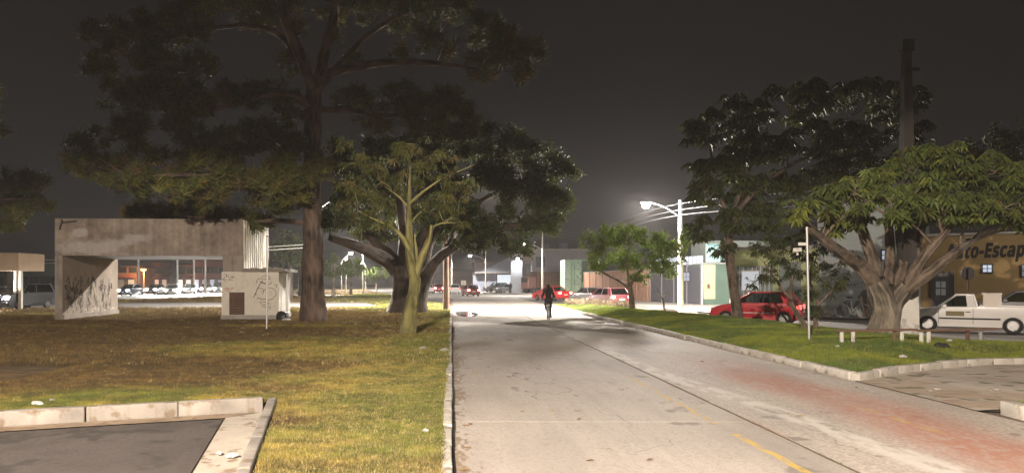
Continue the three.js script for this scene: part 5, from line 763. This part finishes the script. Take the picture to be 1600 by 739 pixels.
// ------------------------------------------------------------------ vehicles, built facing +x with wheels on y = 0
const paint = (r, g, b) => new THREE.MeshPhysicalMaterial({ color: rgb(r, g, b), roughness: 0.4, clearcoat: 1, clearcoatRoughness: 0.08 });
const wheelParts = (() => {
  const tyre = new THREE.LatheGeometry([[0.19, -0.09], [0.26, -0.095], [0.295, -0.08], [0.305, -0.04], [0.305, 0.04], [0.295, 0.08], [0.26, 0.095], [0.19, 0.09], [0.19, -0.09]].map((p) => new THREE.Vector2(...p)), 28).rotateX(Math.PI / 2);
  const rim = [new THREE.TorusGeometry(0.18, 0.018, 8, 28).translate(0, 0, 0.075), new THREE.CylinderGeometry(0.19, 0.19, 0.02, 24).rotateX(Math.PI / 2).translate(0, 0, 0.0), new THREE.CylinderGeometry(0.055, 0.06, 0.05, 14).rotateX(Math.PI / 2).translate(0, 0, 0.07)];
  for (let i = 0; i < 7; i++) rim.push(new THREE.BoxGeometry(0.16, 0.036, 0.03).translate(0.1, 0, 0.065).rotateZ(i / 7 * 6.283));
  return { tyre, rim: merge(rim) };
})();
const rimMat = mat(0.25, 0.25, 0.25, 0.35, { metalness: 0.8 }), plateMat = mat(0.6, 0.6, 0.58, 0.6), interior = mat(0.03, 0.03, 0.032, 0.9), trim = mat(0.02, 0.02, 0.021, 0.7);
// spec: L length, W width, wheels [rear x, front x], profile (top outline from rear to front at the waist), belt, cabin { rear, front, roofRear, roofFront, top }
function car(name, label, category, s, group) {
  const t = thing(name, label, category, group), h = s.L / 2, r = 0.335, body = new THREE.Shape(), b = 0.05, wz = s.W / 2 - b;
  body.moveTo(-h + 0.06, 0.3); for (const x of s.wheels) { body.lineTo(x - r, 0.24); body.absarc(x, 0.29, r, Math.PI, 0, true); body.lineTo(x + r, 0.24); } body.lineTo(h - 0.06, 0.28); for (const [x, y] of [...s.profile].reverse()) body.lineTo(x, y); body.closePath();
  part(t, 'body', toCreasedNormals(new THREE.ExtrudeGeometry(body, { depth: 2 * wz, bevelEnabled: true, bevelThickness: b, bevelSize: b * 0.6, bevelSegments: 3, curveSegments: 10 }).translate(0, 0, -wz), 0.6), s.paint);
  part(t, 'underbody', bx(-h + 0.25, h - 0.25, 0.2, 0.6, -wz + 0.22, wz - 0.22), trim);
  for (const x of s.wheels) for (const z of [-1, 1]) { const w = new THREE.Group(); w.name = 'wheel'; w.position.set(x, 0.305, z * (s.W / 2 - 0.1)); if (z < 0) w.rotation.y = Math.PI; t.add(w); part(w, 'tyre', wheelParts.tyre, M.rubber); part(w, 'rim', wheelParts.rim, rimMat); }
  // cabin
  const c = s.cabin, zb = s.W / 2 - 0.06, zr = zb - 0.15, y0 = s.belt, y1 = c.top;
  const cab = new THREE.Group(); cab.name = 'cabin'; t.add(cab);
  const P = (x, y, z) => V(x, y, z), bar = (a, e, w) => cyl(w, w * 0.85, a, e, 8);
  for (const z of [-1, 1]) {
    part(cab, 'pillar', bar(P(c.front, y0 - 0.02, z * zb), P(c.roofFront, y1 - 0.03, z * zr), 0.04), s.paint);
    part(cab, 'pillar', bar(P(c.rear, y0 - 0.02, z * zb), P(c.roofRear, y1 - 0.03, z * zr), s.rearPillar ?? 0.05), s.paint);
    if (c.mid !== undefined) part(cab, 'pillar', bar(P(c.mid, y0 - 0.02, z * (zb - 0.01)), P(mix(c.mid, (c.roofRear + c.roofFront) / 2, 0.2), y1 - 0.03, z * (zr - 0.01)), 0.035), trim);
    const q = quad(P(c.rear + 0.03, y0, z * (zb + 0.002)), P(c.front - 0.03, y0, z * (zb + 0.002)), P(c.roofFront - 0.03, y1 - 0.05, z * (zr + 0.002)), P(c.roofRear + 0.03, y1 - 0.05, z * (zr + 0.002))); part(cab, 'side_window', q, M.glassDark);
    if (s.rearQuarter) part(cab, 'rear_quarter', quad(P(c.rear - 0.005, y0 - 0.02, z * (zb + 0.008)), P(c.rear + s.rearQuarter, y0 - 0.02, z * (zb + 0.008)), P(c.roofRear + s.rearQuarter * 0.75, y1 - 0.03, z * (zr + 0.008)), P(c.roofRear - 0.005, y1 - 0.03, z * (zr + 0.008))), s.paintTwo ?? s.paint);
    const m = part(t, 'mirror', rbx(c.front - 0.32, c.front - 0.18, y0 + 0.0, y0 + 0.13, z * (s.W / 2 + 0.08) - 0.08, z * (s.W / 2 + 0.08) + 0.08, 0.03), s.mirror ?? s.paint);
    part(t, 'side_moulding', bx(s.wheels[0] + r + 0.03, s.wheels[1] - r - 0.03, 0.5, 0.56, z * (s.W / 2 - 0.012) - 0.012, z * (s.W / 2 - 0.012) + 0.012).translate(0, 0, z * 0.012), s.moulding ?? trim);
    if (s.door) part(t, 'door_seam', merge([bx(s.door[0] - 0.006, s.door[0] + 0.006, 0.34, y0 - 0.02, z * (s.W / 2) - 0.004, z * (s.W / 2) + 0.004), bx(s.door[1] - 0.006, s.door[1] + 0.006, 0.34, y0 - 0.02, z * (s.W / 2) - 0.004, z * (s.W / 2) + 0.004)]), trim);
    if (s.door) part(t, 'door_handle', rbx(s.door[0] + 0.08, s.door[0] + 0.24, y0 - 0.16, y0 - 0.125, z * (s.W / 2) - 0.015, z * (s.W / 2) + 0.015, 0.01, 1), trim);
    const hy = s.headY ?? 0.66; part(t, 'headlight', rbx(h - 0.16, h - 0.0, hy - 0.08, hy + 0.08, z * (wz - 0.17) - 0.17, z * (wz - 0.17) + 0.17, 0.04), s.headLit ? glow(1, 0.97, 0.92, s.headLit) : mat(0.6, 0.62, 0.64, 0.1));
    const ty = s.tailY ?? 0.8; part(t, 'taillight', rbx(-h - 0.01, -h + 0.2, ty - 0.11, ty + 0.09, z * (wz - 0.1) - 0.15, z * (wz - 0.1) + 0.155, 0.03), s.tailLit ? glow(1, 0.12, 0.1, s.tailLit) : mat(0.3, 0.012, 0.012, 0.2));
  }
  part(cab, 'windscreen', quad(P(c.front, y0, -zb), P(c.front, y0, zb), P(c.roofFront, y1 - 0.03, zr), P(c.roofFront, y1 - 0.03, -zr)), M.glassDark);
  part(cab, 'rear_window', quad(P(c.rear, y0, zb), P(c.rear, y0, -zb), P(c.roofRear, y1 - 0.03, -zr), P(c.roofRear, y1 - 0.03, zr)), M.glassDark);
  part(cab, 'roof', rbx(c.roofRear - 0.04, c.roofFront + 0.04, y1 - 0.06, y1 + 0.01, -zr - 0.03, zr + 0.03, 0.03, 3), s.paint);
  part(t, 'seats', merge([rbx(c.front - 1.35, c.front - 1.15, 0.6, y1 - 0.3, -0.6, -0.1, 0.05), rbx(c.front - 1.35, c.front - 1.15, 0.6, y1 - 0.3, 0.1, 0.6, 0.05)]), interior);
  part(t, 'bumper', rbx(h - 0.1, h + 0.05, 0.3, 0.5, -wz + 0.03, wz - 0.03, 0.05), s.bumper ?? s.paint); part(t, 'bumper', rbx(-h - 0.05, -h + 0.1, 0.32, 0.54, -wz + 0.03, wz - 0.03, 0.05), s.bumper ?? s.paint);
  part(t, 'number_plate', bx(-h - 0.065, -h - 0.04, 0.56, 0.67, -0.2, 0.2), plateMat); part(t, 'number_plate', bx(h + 0.05, h + 0.065, 0.36, 0.46, -0.2, 0.2), plateMat);
  part(t, 'grille', bx(h - 0.05, h + 0.012, 0.58, 0.72, -0.35, 0.35), trim);
  return t;
}
const put = (t, px, d, dir, y = 0.0) => { t.position.set(gx(px, d), y, -d); t.rotation.y = heading(...dir); return t; };
const HATCH = { L: 3.75, W: 1.64, wheels: [-1.2, 1.2], belt: 0.93, cabin: { rear: -1.72, front: 0.95, roofRear: -1.35, roofFront: 0.2, top: 1.45, mid: -0.35 }, rearQuarter: 0.5, door: [-0.35, 0.85], profile: [[-1.85, 0.55], [-1.83, 0.8], [-1.76, 0.95], [-1.0, 0.95], [0.9, 0.93], [1.4, 0.83], [1.72, 0.72], [1.85, 0.55]] };
const SEDAN = { L: 4.2, W: 1.68, wheels: [-1.28, 1.3], belt: 0.92, cabin: { rear: -1.35, front: 0.95, roofRear: -0.85, roofFront: 0.2, top: 1.42, mid: -0.35 }, door: [-0.35, 0.85], profile: [[-2.08, 0.5], [-2.05, 0.86], [-1.95, 0.96], [-1.4, 0.96], [0.95, 0.92], [1.5, 0.84], [1.92, 0.74], [2.08, 0.55]] };
const SUV = { L: 4.1, W: 1.76, wheels: [-1.25, 1.25], belt: 1.05, cabin: { rear: -1.85, front: 0.9, roofRear: -1.65, roofFront: 0.3, top: 1.65, mid: -0.3 }, headY: 0.78, tailY: 0.95, door: [-0.3, 0.8], profile: [[-2.03, 0.5], [-2.0, 0.95], [-1.95, 1.07], [0.9, 1.05], [1.5, 1.0], [1.9, 0.88], [2.03, 0.55]] };
// red hatchback crossing behind the slim trunk
put(car('red_hatchback', 'bright red hatchback driving left behind the slim leaning trunk', 'car', { ...HATCH, paint: paint(0.5, 0.02, 0.035), tailLit: 3, moulding: mat(0.55, 0.35, 0.35, 0.4) }), 1184, 33.6, [-0.86, -0.52], 0);
const pickup = {};
{
  const white = paint(0.72, 0.7, 0.68);
  const t = car('white_pickup', 'small white pickup with a box behind its cab driving left', 'pickup', { L: 4.25, W: 1.65, wheels: [-1.3, 1.3], belt: 0.92, cabin: { rear: -0.25, front: 1.02, roofRear: -0.12, roofFront: 0.4, top: 1.43 }, rearQuarter: 0.3, door: [-0.12, 0.95], headY: 0.7, tailY: 0.72, bumper: trim, paint: white, profile: [[-2.08, 0.5], [-2.08, 0.94], [-2.0, 0.96], [-0.3, 0.95], [1.0, 0.93], [1.5, 0.85], [1.95, 0.76], [2.1, 0.56]] });
  put(t, 1516, 28.3, [-0.82, -0.57]);
  part(t, 'bed_rail', merge([bx(-2.05, -0.3, 0.96, 1.0, -0.8, -0.74), bx(-2.05, -0.3, 0.96, 1.0, 0.74, 0.8)]), white);
  for (const z of [-1, 1]) part(t, 'door_badge', quad(V(0.15, 0.62, z * 0.831), V(0.72, 0.62, z * 0.831), V(0.72, 0.8, z * 0.831), V(0.15, 0.8, z * 0.831)), mat(0.16, 0.13, 0.05, 0.6), 'dark rectangular emblem on the door');
  part(t, 'rear_corner_panel', bx(-2.09, -1.95, 0.5, 0.9, 0.8, 0.832), mat(0.45, 0.4, 0.34));
  const box = thing('cargo_box', 'pale box standing in the pickup bed right behind the cab', 'box'); box.position.copy(t.position); box.rotation.copy(t.rotation); part(box, 'box_body', rbx(-0.98, -0.42, 0.97, 1.42, -0.3, 0.35, 0.02), mat(0.62, 0.56, 0.5, 0.7)); part(box, 'lid', rbx(-1.0, -0.4, 1.42, 1.47, -0.32, 0.37, 0.02), mat(0.66, 0.61, 0.56, 0.7));
  pickup.it = t;
}
put(car('dark_wagon', 'dark estate car half hidden behind the tail of the white pickup', 'car', { ...SUV, paint: paint(0.06, 0.06, 0.065), cabin: { ...SUV.cabin, top: 1.5 }, tailLit: 0.5 }), 1602, 31, [-0.82, -0.57]);
// traffic on the avenue, tail lights towards us
put(car('dark_red_car', 'dark red car with glowing tail lights behind the dry bushes', 'car', { ...HATCH, paint: paint(0.05, 0.005, 0.008), tailLit: 25 }), 950, 55, [-0.34, -0.94]);
put(car('dark_car', 'dark grey car just ahead of the dark red car', 'car', { ...SEDAN, paint: paint(0.07, 0.075, 0.08), tailLit: 1 }), 921, 63, [-0.3, -0.95]);
put(car('red_saloon', 'red saloon with tail lights passing right behind the cyclist', 'car', { ...SEDAN, paint: paint(0.5, 0.02, 0.02), tailLit: 20 }), 862, 75, [-0.55, -0.84]);
put(car('maroon_car', 'maroon car with bright roof and tail lights in the middle of the avenue', 'car', { ...HATCH, paint: paint(0.16, 0.02, 0.025), tailLit: 40 }), 735, 98, [-0.22, -0.97]);
put(car('white_car', 'white car seen from behind just right of the brown pole', 'car', { ...HATCH, paint: paint(0.75, 0.74, 0.72), tailLit: 1.5 }), 708, 122, [-0.2, -0.98]);
put(car('glaring_red_car', 'car with glaring red brake lights just left of the brown pole', 'car', { ...HATCH, paint: paint(0.4, 0.02, 0.03), tailLit: 80 }), 683, 128, [-0.2, -0.98]);
put(car('far_white_car', 'white car between young tree trunk and the brake lights', 'car', { ...HATCH, paint: paint(0.7, 0.7, 0.7), tailLit: 2 }), 667, 122, [-0.2, -0.98]);
put(car('parked_grey_car', 'grey car parked before the lit shed, left of the two', 'car', { ...SUV, paint: paint(0.2, 0.21, 0.22) }, 'grey cars parked before the shed'), 775, 128, [-0.95, 0.3], 0.07);
put(car('parked_grey_car', 'grey car parked before the lit shed, right of the two', 'car', { ...HATCH, paint: paint(0.25, 0.25, 0.26) }, 'grey cars parked before the shed'), 790, 124, [-0.95, 0.3], 0.07);
{ // stake truck
  const t = thing('stake_truck', 'parked truck with tall wooden stake body before the warehouse', 'truck'); put(t, 846, 118, [-0.9, 0.44], 0.07);
  part(t, 'chassis', bx(-2.6, 2.8, 0.6, 0.85, -0.6, 0.6), trim); part(t, 'cab', rbx(1.5, 3.1, 0.7, 2.6, -1.05, 1.05, 0.12, 3), mat(0.2, 0.1, 0.09, 0.4)); part(t, 'windscreen', bx(3.08, 3.12, 1.7, 2.4, -0.9, 0.9), trim); part(t, 'side_window', bx(2.1, 2.8, 1.7, 2.35, 1.04, 1.06), trim);
  part(t, 'bed_floor', bx(-2.7, 1.35, 0.9, 1.05, -1.1, 1.1), M.wood); for (const z of [-1.1, 1.1]) { for (let i = 0; i < 8; i++) part(t, 'stake', bx(-2.68 + i * 0.57, -2.58 + i * 0.57, 1.05, 3.4, z - 0.05, z + 0.05), M.wood); for (let i = 0; i < 9; i++) part(t, 'board', bx(-2.7, 1.35, 1.1 + i * 0.255, 1.32 + i * 0.255, z - 0.015, z + 0.015), M.rust); } for (let i = 0; i < 7; i++) part(t, 'tail_board', bx(-2.72, -2.69, 1.1 + i * 0.3, 1.36 + i * 0.3, -1.08, 1.08), M.rust);
  for (const x of [-1.7, 2.1]) for (const z of [-0.95, 0.95]) { const w = new THREE.Group(); w.name = 'wheel'; w.position.set(x, 0.46, z); w.scale.setScalar(1.5); if (z < 0) w.rotation.y = Math.PI; t.add(w); part(w, 'tyre', wheelParts.tyre, M.rubber); part(w, 'rim', wheelParts.rim, rimMat); }
}
// cars with headlights on in the left-hand street; each has its beam
function beam(t, cd, spread = 0.5) { const d = V(1, -0.03, 0).applyEuler(t.rotation), p = t.position.clone().add(V(2.12, 0.68, 0).applyEuler(t.rotation)); const l = new THREE.SpotLight(rgb(1, 0.95, 0.88), cd, 0, spread, 0.6, 2); l.position.copy(p); l.target.position.copy(p).addScaledVector(d, 10); l.castShadow = true; l.name = 'headlight_beam'; l.shadow.radius = 8; scene.add(l, l.target); }
const facing = (px, d, turn = 0) => { const x = gx(px, d), n = Math.hypot(x, d), a = Math.atan2(d / n, -x / n) + turn; return [Math.cos(a), Math.sin(a)]; };
for (const [label, px, d, spec, col, lit, turn, cd] of [['dark blue off-roader with dazzling headlight at the left edge', 34, 49, SUV, [0.002, 0.003, 0.006], 1500, 0.75, 900], ['blue car with one bright headlight, leftmost in the gateway opening', 203, 98, HATCH, [0.03, 0.05, 0.12], 500, 0.5, 2000], ['dark car with headlights on, second from left in the gateway opening', 243, 108, SEDAN, [0.05, 0.05, 0.05], 700, 0.35, 3500], ['silver car with dazzling headlights in the middle of the gateway opening', 268, 101, SEDAN, [0.3, 0.3, 0.3], 900, 0.1, 3500], ['car lost in headlight glare right of the middle of the gateway opening', 296, 108, HATCH, [0.1, 0.1, 0.1], 1600, 0.05, 6000], ['car with glaring headlights, second from right in the gateway opening', 321, 118, HATCH, [0.08, 0.08, 0.08], 1200, 0.05, 4000], ['rightmost car with dazzling headlights in the gateway opening', 341, 114, SUV, [0.06, 0.06, 0.06], 1800, 0.0, 6000]]) {
  const t = put(car('oncoming_car', label, 'car', { ...spec, paint: d < 60 ? mat(...col, 0.6) : paint(...col), headLit: lit }, 'cars with headlights on in the left-hand street'), px, d, facing(px, d, turn), LY + 0.012); beam(t, cd);
}
put(car('pale_parked_car', 'pale car roof just visible at the left edge behind the off-roader', 'car', { ...SEDAN, paint: paint(0.5, 0.5, 0.5) }), 2, 57, [-0.97, -0.2], LY + 0.012);

// ------------------------------------------------------------------ people
// bones: [ax, ay, az, bx, by, bz, ra, rb, colour]; meshed as one skin
function figure(bones, centre, half, res, blend = 0.035) {
  const mc = new MarchingCubes(res, new THREE.MeshStandardMaterial(), false, false, 200000), f = mc.field, near = (p) => { let d = 1e9, w = 0; for (const o of bones) { const [ax, ay, az, bx_, by, bz, ra, rb] = o, ux = bx_ - ax, uy = by - ay, uz = bz - az, t = clamp(((p.x - ax) * ux + (p.y - ay) * uy + (p.z - az) * uz) / (ux * ux + uy * uy + uz * uz + 1e-9)), q = Math.hypot(p.x - ax - t * ux, p.y - ay - t * uy, p.z - az - t * uz) - mix(ra, rb, t); const h = clamp(0.5 + 0.5 * (d - q) / blend); d = mix(d, q, h) - blend * h * (1 - h); } return d; };
  const p = V(0, 0, 0), hs = res / 2; for (let z = 0; z < res; z++) for (let y = 0; y < res; y++) for (let x = 0; x < res; x++) { p.set((x - hs) / hs * half + centre.x, (y - hs) / hs * half + centre.y, (z - hs) / hs * half + centre.z); f[x + y * res + z * res * res] = -near(p); }
  mc.isolation = 0; mc.update(); const n = mc.count, pos = new Float32Array(n * 3), nor = new Float32Array(n * 3), col = new Float32Array(n * 3);
  for (let i = 0; i < n; i++) { const x = mc.positionArray[i * 3] * half + centre.x, y = mc.positionArray[i * 3 + 1] * half + centre.y, z = mc.positionArray[i * 3 + 2] * half + centre.z; pos.set([x, y, z], i * 3); nor.set([mc.normalArray[i * 3], mc.normalArray[i * 3 + 1], mc.normalArray[i * 3 + 2]], i * 3);
    let best = 1e9, c = [0, 0, 0]; for (const o of bones) { const ux = o[3] - o[0], uy = o[4] - o[1], uz = o[5] - o[2], t = clamp(((x - o[0]) * ux + (y - o[1]) * uy + (z - o[2]) * uz) / (ux * ux + uy * uy + uz * uz + 1e-9)), q = Math.hypot(x - o[0] - t * ux, y - o[1] - t * uy, z - o[2] - t * uz) - mix(o[6], o[7], t); if (q < best) { best = q; c = o[8]; } } col.set(c, i * 3); }
  const g = new THREE.BufferGeometry(); g.setAttribute('position', new THREE.BufferAttribute(pos, 3)); g.setAttribute('normal', new THREE.BufferAttribute(nor, 3)); g.setAttribute('color', new THREE.BufferAttribute(col, 3)); g.computeVertexNormals(); return g;
}
const clothMat = new THREE.MeshStandardMaterial({ vertexColors: true, roughness: 0.85 });
const SKIN = [0.3, 0.17, 0.11], BLACK = [0.012, 0.012, 0.014], NAVY = [0.02, 0.02, 0.028], SHOE = [0.02, 0.02, 0.02], HAIR = [0.012, 0.009, 0.007];
const fingers = (hx, hy, hz, s) => { const o = []; for (let i = 0; i < 4; i++) { const z = hz + s * (-0.03 + i * 0.02), l = [0.05, 0.058, 0.054, 0.042][i]; o.push([hx, hy, z, hx + 0.04, hy - 0.012, z, 0.0095, 0.009, SKIN], [hx + 0.04, hy - 0.012, z, hx + 0.035, hy - 0.012 - l, z, 0.009, 0.008, SKIN]); } o.push([hx - 0.02, hy - 0.01, hz - s * 0.035, hx + 0.01, hy - 0.05, hz - s * 0.045, 0.011, 0.009, SKIN]); return o; };
{ // the cyclist rides away from us; built facing +x
  const d = 37, dir = [0.05, -1];
  const bike = thing('bicycle', 'dark bicycle ridden along the concrete carriageway', 'bicycle'); bike.position.set(gx(857, d), 0.0, -d); bike.rotation.y = heading(...dir); 
  for (const x of [-0.5, 0.53]) { const w = new THREE.Group(); w.name = 'wheel'; w.position.set(x, 0.34, 0); bike.add(w); part(w, 'tyre', new THREE.TorusGeometry(0.318, 0.022, 10, 40), M.rubber); part(w, 'rim', new THREE.TorusGeometry(0.29, 0.009, 6, 36), M.steel); const sp = []; for (let i = 0; i < 16; i++) sp.push(cyl(0.0025, 0.0025, V(0, 0, (i % 2 - 0.5) * 0.05), V(Math.cos(i / 16 * 6.283) * 0.29, Math.sin(i / 16 * 6.283) * 0.29, 0), 4)); part(w, 'spokes', merge(sp), M.galvanised); part(w, 'hub', cyl(0.03, 0.03, V(0, 0, -0.05), V(0, 0, 0.05), 10), M.steel); }
  const fm = mat(0.03, 0.03, 0.035, 0.35, { metalness: 0.4 }); part(bike, 'frame', merge([cyl(0.018, 0.018, V(-0.05, 0.3, 0), V(-0.2, 0.86, 0)), cyl(0.02, 0.02, V(-0.05, 0.3, 0), V(0.4, 0.8, 0)), cyl(0.016, 0.016, V(-0.17, 0.76, 0), V(0.38, 0.88, 0)), cyl(0.012, 0.012, V(-0.05, 0.3, 0.04), V(-0.5, 0.34, 0.05)), cyl(0.012, 0.012, V(-0.05, 0.3, -0.04), V(-0.5, 0.34, -0.05)), cyl(0.011, 0.011, V(-0.17, 0.76, 0), V(-0.5, 0.34, 0.05)), cyl(0.011, 0.011, V(-0.17, 0.76, 0), V(-0.5, 0.34, -0.05)), cyl(0.018, 0.018, V(0.41, 0.78, 0), V(0.37, 0.95, 0))]), fm);
  part(bike, 'fork', merge([cyl(0.014, 0.012, V(0.41, 0.78, 0.05), V(0.53, 0.34, 0.05)), cyl(0.014, 0.012, V(0.41, 0.78, -0.05), V(0.53, 0.34, -0.05)), cyl(0.016, 0.016, V(0.41, 0.78, -0.05), V(0.41, 0.78, 0.05))]), fm); part(bike, 'handlebar', merge([cyl(0.013, 0.013, V(0.4, 1.02, -0.31), V(0.4, 1.02, 0.31)), cyl(0.014, 0.014, V(0.37, 0.94, 0), V(0.4, 1.02, 0))]), M.darkMetal); part(bike, 'saddle', rbx(-0.34, -0.08, 0.86, 0.92, -0.075, 0.075, 0.03), M.rubber);
  part(bike, 'crank', merge([cyl(0.09, 0.09, V(-0.05, 0.3, 0.03), V(-0.05, 0.3, 0.035), 20), cyl(0.012, 0.012, V(-0.05, 0.3, 0.06), V(-0.05, 0.13, 0.07)), cyl(0.012, 0.012, V(-0.05, 0.3, -0.06), V(-0.05, 0.47, -0.07)), bx(-0.1, 0.0, 0.115, 0.14, 0.06, 0.16), bx(-0.1, 0.0, 0.455, 0.48, -0.16, -0.06)]), M.steel); part(bike, 'rear_reflector', rbx(-0.4, -0.37, 0.72, 0.79, -0.035, 0.035, 0.008, 1), mat(0.6, 0.58, 0.55, 0.3)); part(bike, 'mudguard', new THREE.TorusGeometry(0.36, 0.02, 6, 20, 1.8).rotateZ(1.3).translate(-0.5, 0.34, 0), M.darkMetal);
  const rider = thing('person', 'cyclist in black jacket and dark trousers riding away along the carriageway', 'person'); rider.position.copy(bike.position); rider.rotation.copy(bike.rotation);
  const b = [[-0.2, 0.98, -0.08, -0.2, 0.98, 0.08, 0.14, 0.14, NAVY], [-0.18, 1.02, 0, -0.06, 1.26, 0, 0.145, 0.15, BLACK], [-0.06, 1.26, 0, 0.04, 1.42, 0, 0.15, 0.13, BLACK], [0.03, 1.42, -0.15, 0.03, 1.42, 0.15, 0.085, 0.085, BLACK], [0.05, 1.46, 0, 0.09, 1.56, 0, 0.055, 0.05, SKIN], [0.1, 1.6, 0, 0.12, 1.68, 0, 0.085, 0.09, SKIN], [0.18, 1.6, 0, 0.2, 1.59, 0, 0.03, 0.02, SKIN], [0.2, 1.645, 0, 0.222, 1.625, 0, 0.014, 0.016, SKIN], [0.11, 1.64, 0.09, 0.11, 1.66, 0.095, 0.018, 0.016, SKIN], [0.11, 1.64, -0.09, 0.11, 1.66, -0.095, 0.018, 0.016, SKIN]];
  for (const z of [-1, 1]) { const low = z > 0, kx = low ? 0.17 : 0.28, ky = low ? 0.58 : 0.82, fx = -0.03, fy = low ? 0.2 : 0.53; b.push([-0.17, 0.96, z * 0.09, kx, ky, z * 0.12, 0.1, 0.068, NAVY], [kx, ky, z * 0.12, fx - 0.03, fy, z * 0.12, 0.066, 0.045, NAVY], [fx - 0.07, fy - 0.04, z * 0.115, fx + 0.14, fy - 0.05, z * 0.125, 0.04, 0.034, SHOE], [0.04, 1.4, z * 0.19, 0.12, 1.17, z * 0.29, 0.066, 0.052, BLACK], [0.12, 1.17, z * 0.29, 0.34, 1.06, z * 0.26, 0.05, 0.036, BLACK], [0.34, 1.06, z * 0.26, 0.395, 1.045, z * 0.26, 0.033, 0.032, SKIN], ...fingers(0.395, 1.045, z * 0.26, z)); }
  part(rider, 'body', figure(b, V(0, 0.92, 0), 0.92, 128, 0.03), clothMat);
  part(rider, 'hair', figure([[0.07, 1.68, 0, 0.13, 1.705, 0, 0.085, 0.08, HAIR], [0.05, 1.6, 0, 0.06, 1.66, 0, 0.07, 0.08, HAIR], [0.09, 1.62, 0.055, 0.09, 1.68, 0.05, 0.045, 0.05, HAIR], [0.09, 1.62, -0.055, 0.09, 1.68, -0.05, 0.045, 0.05, HAIR]], V(0.08, 1.66, 0), 0.2, 40, 0.03), clothMat);
}
{ // standing pedestrian far off
  const d = 120, p = thing('person', 'pedestrian in dark clothes standing beside the bright white gate', 'person'); p.position.set(gx(798, d), 0.07, -d); p.rotation.y = 1.9; const b = [[0, 0.98, -0.07, 0, 0.98, 0.07, 0.13, 0.13, NAVY], [0, 1.0, 0, 0, 1.3, 0, 0.13, 0.15, BLACK], [0, 1.38, -0.15, 0, 1.38, 0.15, 0.08, 0.08, BLACK], [0, 1.4, 0, 0.01, 1.52, 0, 0.055, 0.05, SKIN], [0.015, 1.58, 0, 0.02, 1.65, 0, 0.085, 0.09, SKIN], [0.1, 1.59, 0, 0.12, 1.58, 0, 0.015, 0.015, SKIN]];
  for (const z of [-1, 1]) b.push([0, 0.94, z * 0.08, 0.02, 0.5, z * 0.1, 0.09, 0.062, NAVY], [0.02, 0.5, z * 0.1, -0.01, 0.1, z * 0.1, 0.06, 0.043, NAVY], [-0.04, 0.05, z * 0.1, 0.15, 0.04, z * 0.12, 0.042, 0.035, SHOE], [0, 1.38, z * 0.18, -0.02, 1.1, z * 0.23, 0.06, 0.048, BLACK], [-0.02, 1.1, z * 0.23, 0.06, 0.87, z * 0.22, 0.045, 0.034, BLACK], [0.06, 0.87, z * 0.22, 0.08, 0.8, z * 0.22, 0.032, 0.03, SKIN]);
  part(p, 'body', figure(b, V(0, 0.88, 0), 0.92, 64, 0.03), clothMat); part(p, 'hair', figure([[-0.005, 1.66, 0, 0.03, 1.68, 0, 0.085, 0.08, HAIR], [-0.03, 1.58, 0, -0.02, 1.64, 0, 0.07, 0.075, HAIR]], V(0, 1.64, 0), 0.2, 28, 0.03), clothMat);
}
{ // driver of the white pickup
  const p = thing('person', 'driver seated at the wheel of the white pickup', 'person'); p.position.copy(pickup.it.position); p.rotation.copy(pickup.it.rotation); const z0 = -0.36, SHIRT = [0.28, 0.14, 0.08];
  const b = [[-0.02, 0.6, z0 - 0.08, -0.02, 0.6, z0 + 0.08, 0.13, 0.13, NAVY], [-0.02, 0.62, z0, -0.05, 0.95, z0, 0.13, 0.14, SHIRT], [-0.05, 1.0, z0 - 0.14, -0.05, 1.0, z0 + 0.14, 0.075, 0.075, SHIRT], [-0.05, 1.04, z0, -0.03, 1.13, z0, 0.05, 0.05, SKIN], [-0.02, 1.18, z0, -0.01, 1.24, z0, 0.083, 0.086, SKIN], [0.06, 1.18, z0, 0.075, 1.17, z0, 0.02, 0.016, SKIN]];
  for (const z of [-1, 1]) b.push([-0.04, 0.99, z0 + z * 0.17, 0.12, 0.78, z0 + z * 0.2, 0.06, 0.048, SHIRT], [0.12, 0.78, z0 + z * 0.2, 0.38, 0.9, z0 + z * 0.12, 0.045, 0.033, SKIN], [0.38, 0.9, z0 + z * 0.12, 0.43, 0.92, z0 + z * 0.12, 0.033, 0.028, SKIN], ...fingers(0.43, 0.93, z0 + z * 0.12, z), [0, 0.58, z0 + z * 0.09, 0.4, 0.6, z0 + z * 0.1, 0.085, 0.065, NAVY], [0.4, 0.6, z0 + z * 0.1, 0.6, 0.4, z0 + z * 0.1, 0.06, 0.045, NAVY], [0.58, 0.38, z0 + z * 0.1, 0.74, 0.38, z0 + z * 0.1, 0.04, 0.034, SHOE]);
  part(p, 'body', figure(b, V(0.3, 0.85, z0), 0.6, 72, 0.03), clothMat); part(p, 'hair', figure([[-0.04, 1.25, z0, 0.0, 1.27, z0, 0.082, 0.075, HAIR], [-0.07, 1.18, z0, -0.06, 1.22, z0, 0.06, 0.07, HAIR]], V(-0.03, 1.23, z0), 0.18, 28, 0.03), clothMat);
  part(pickup.it, 'steering_wheel', new THREE.TorusGeometry(0.17, 0.014, 8, 24).rotateY(Math.PI / 2).rotateZ(-0.4).translate(0.47, 0.92, z0), trim);
}
renderer.render(scene, camera);
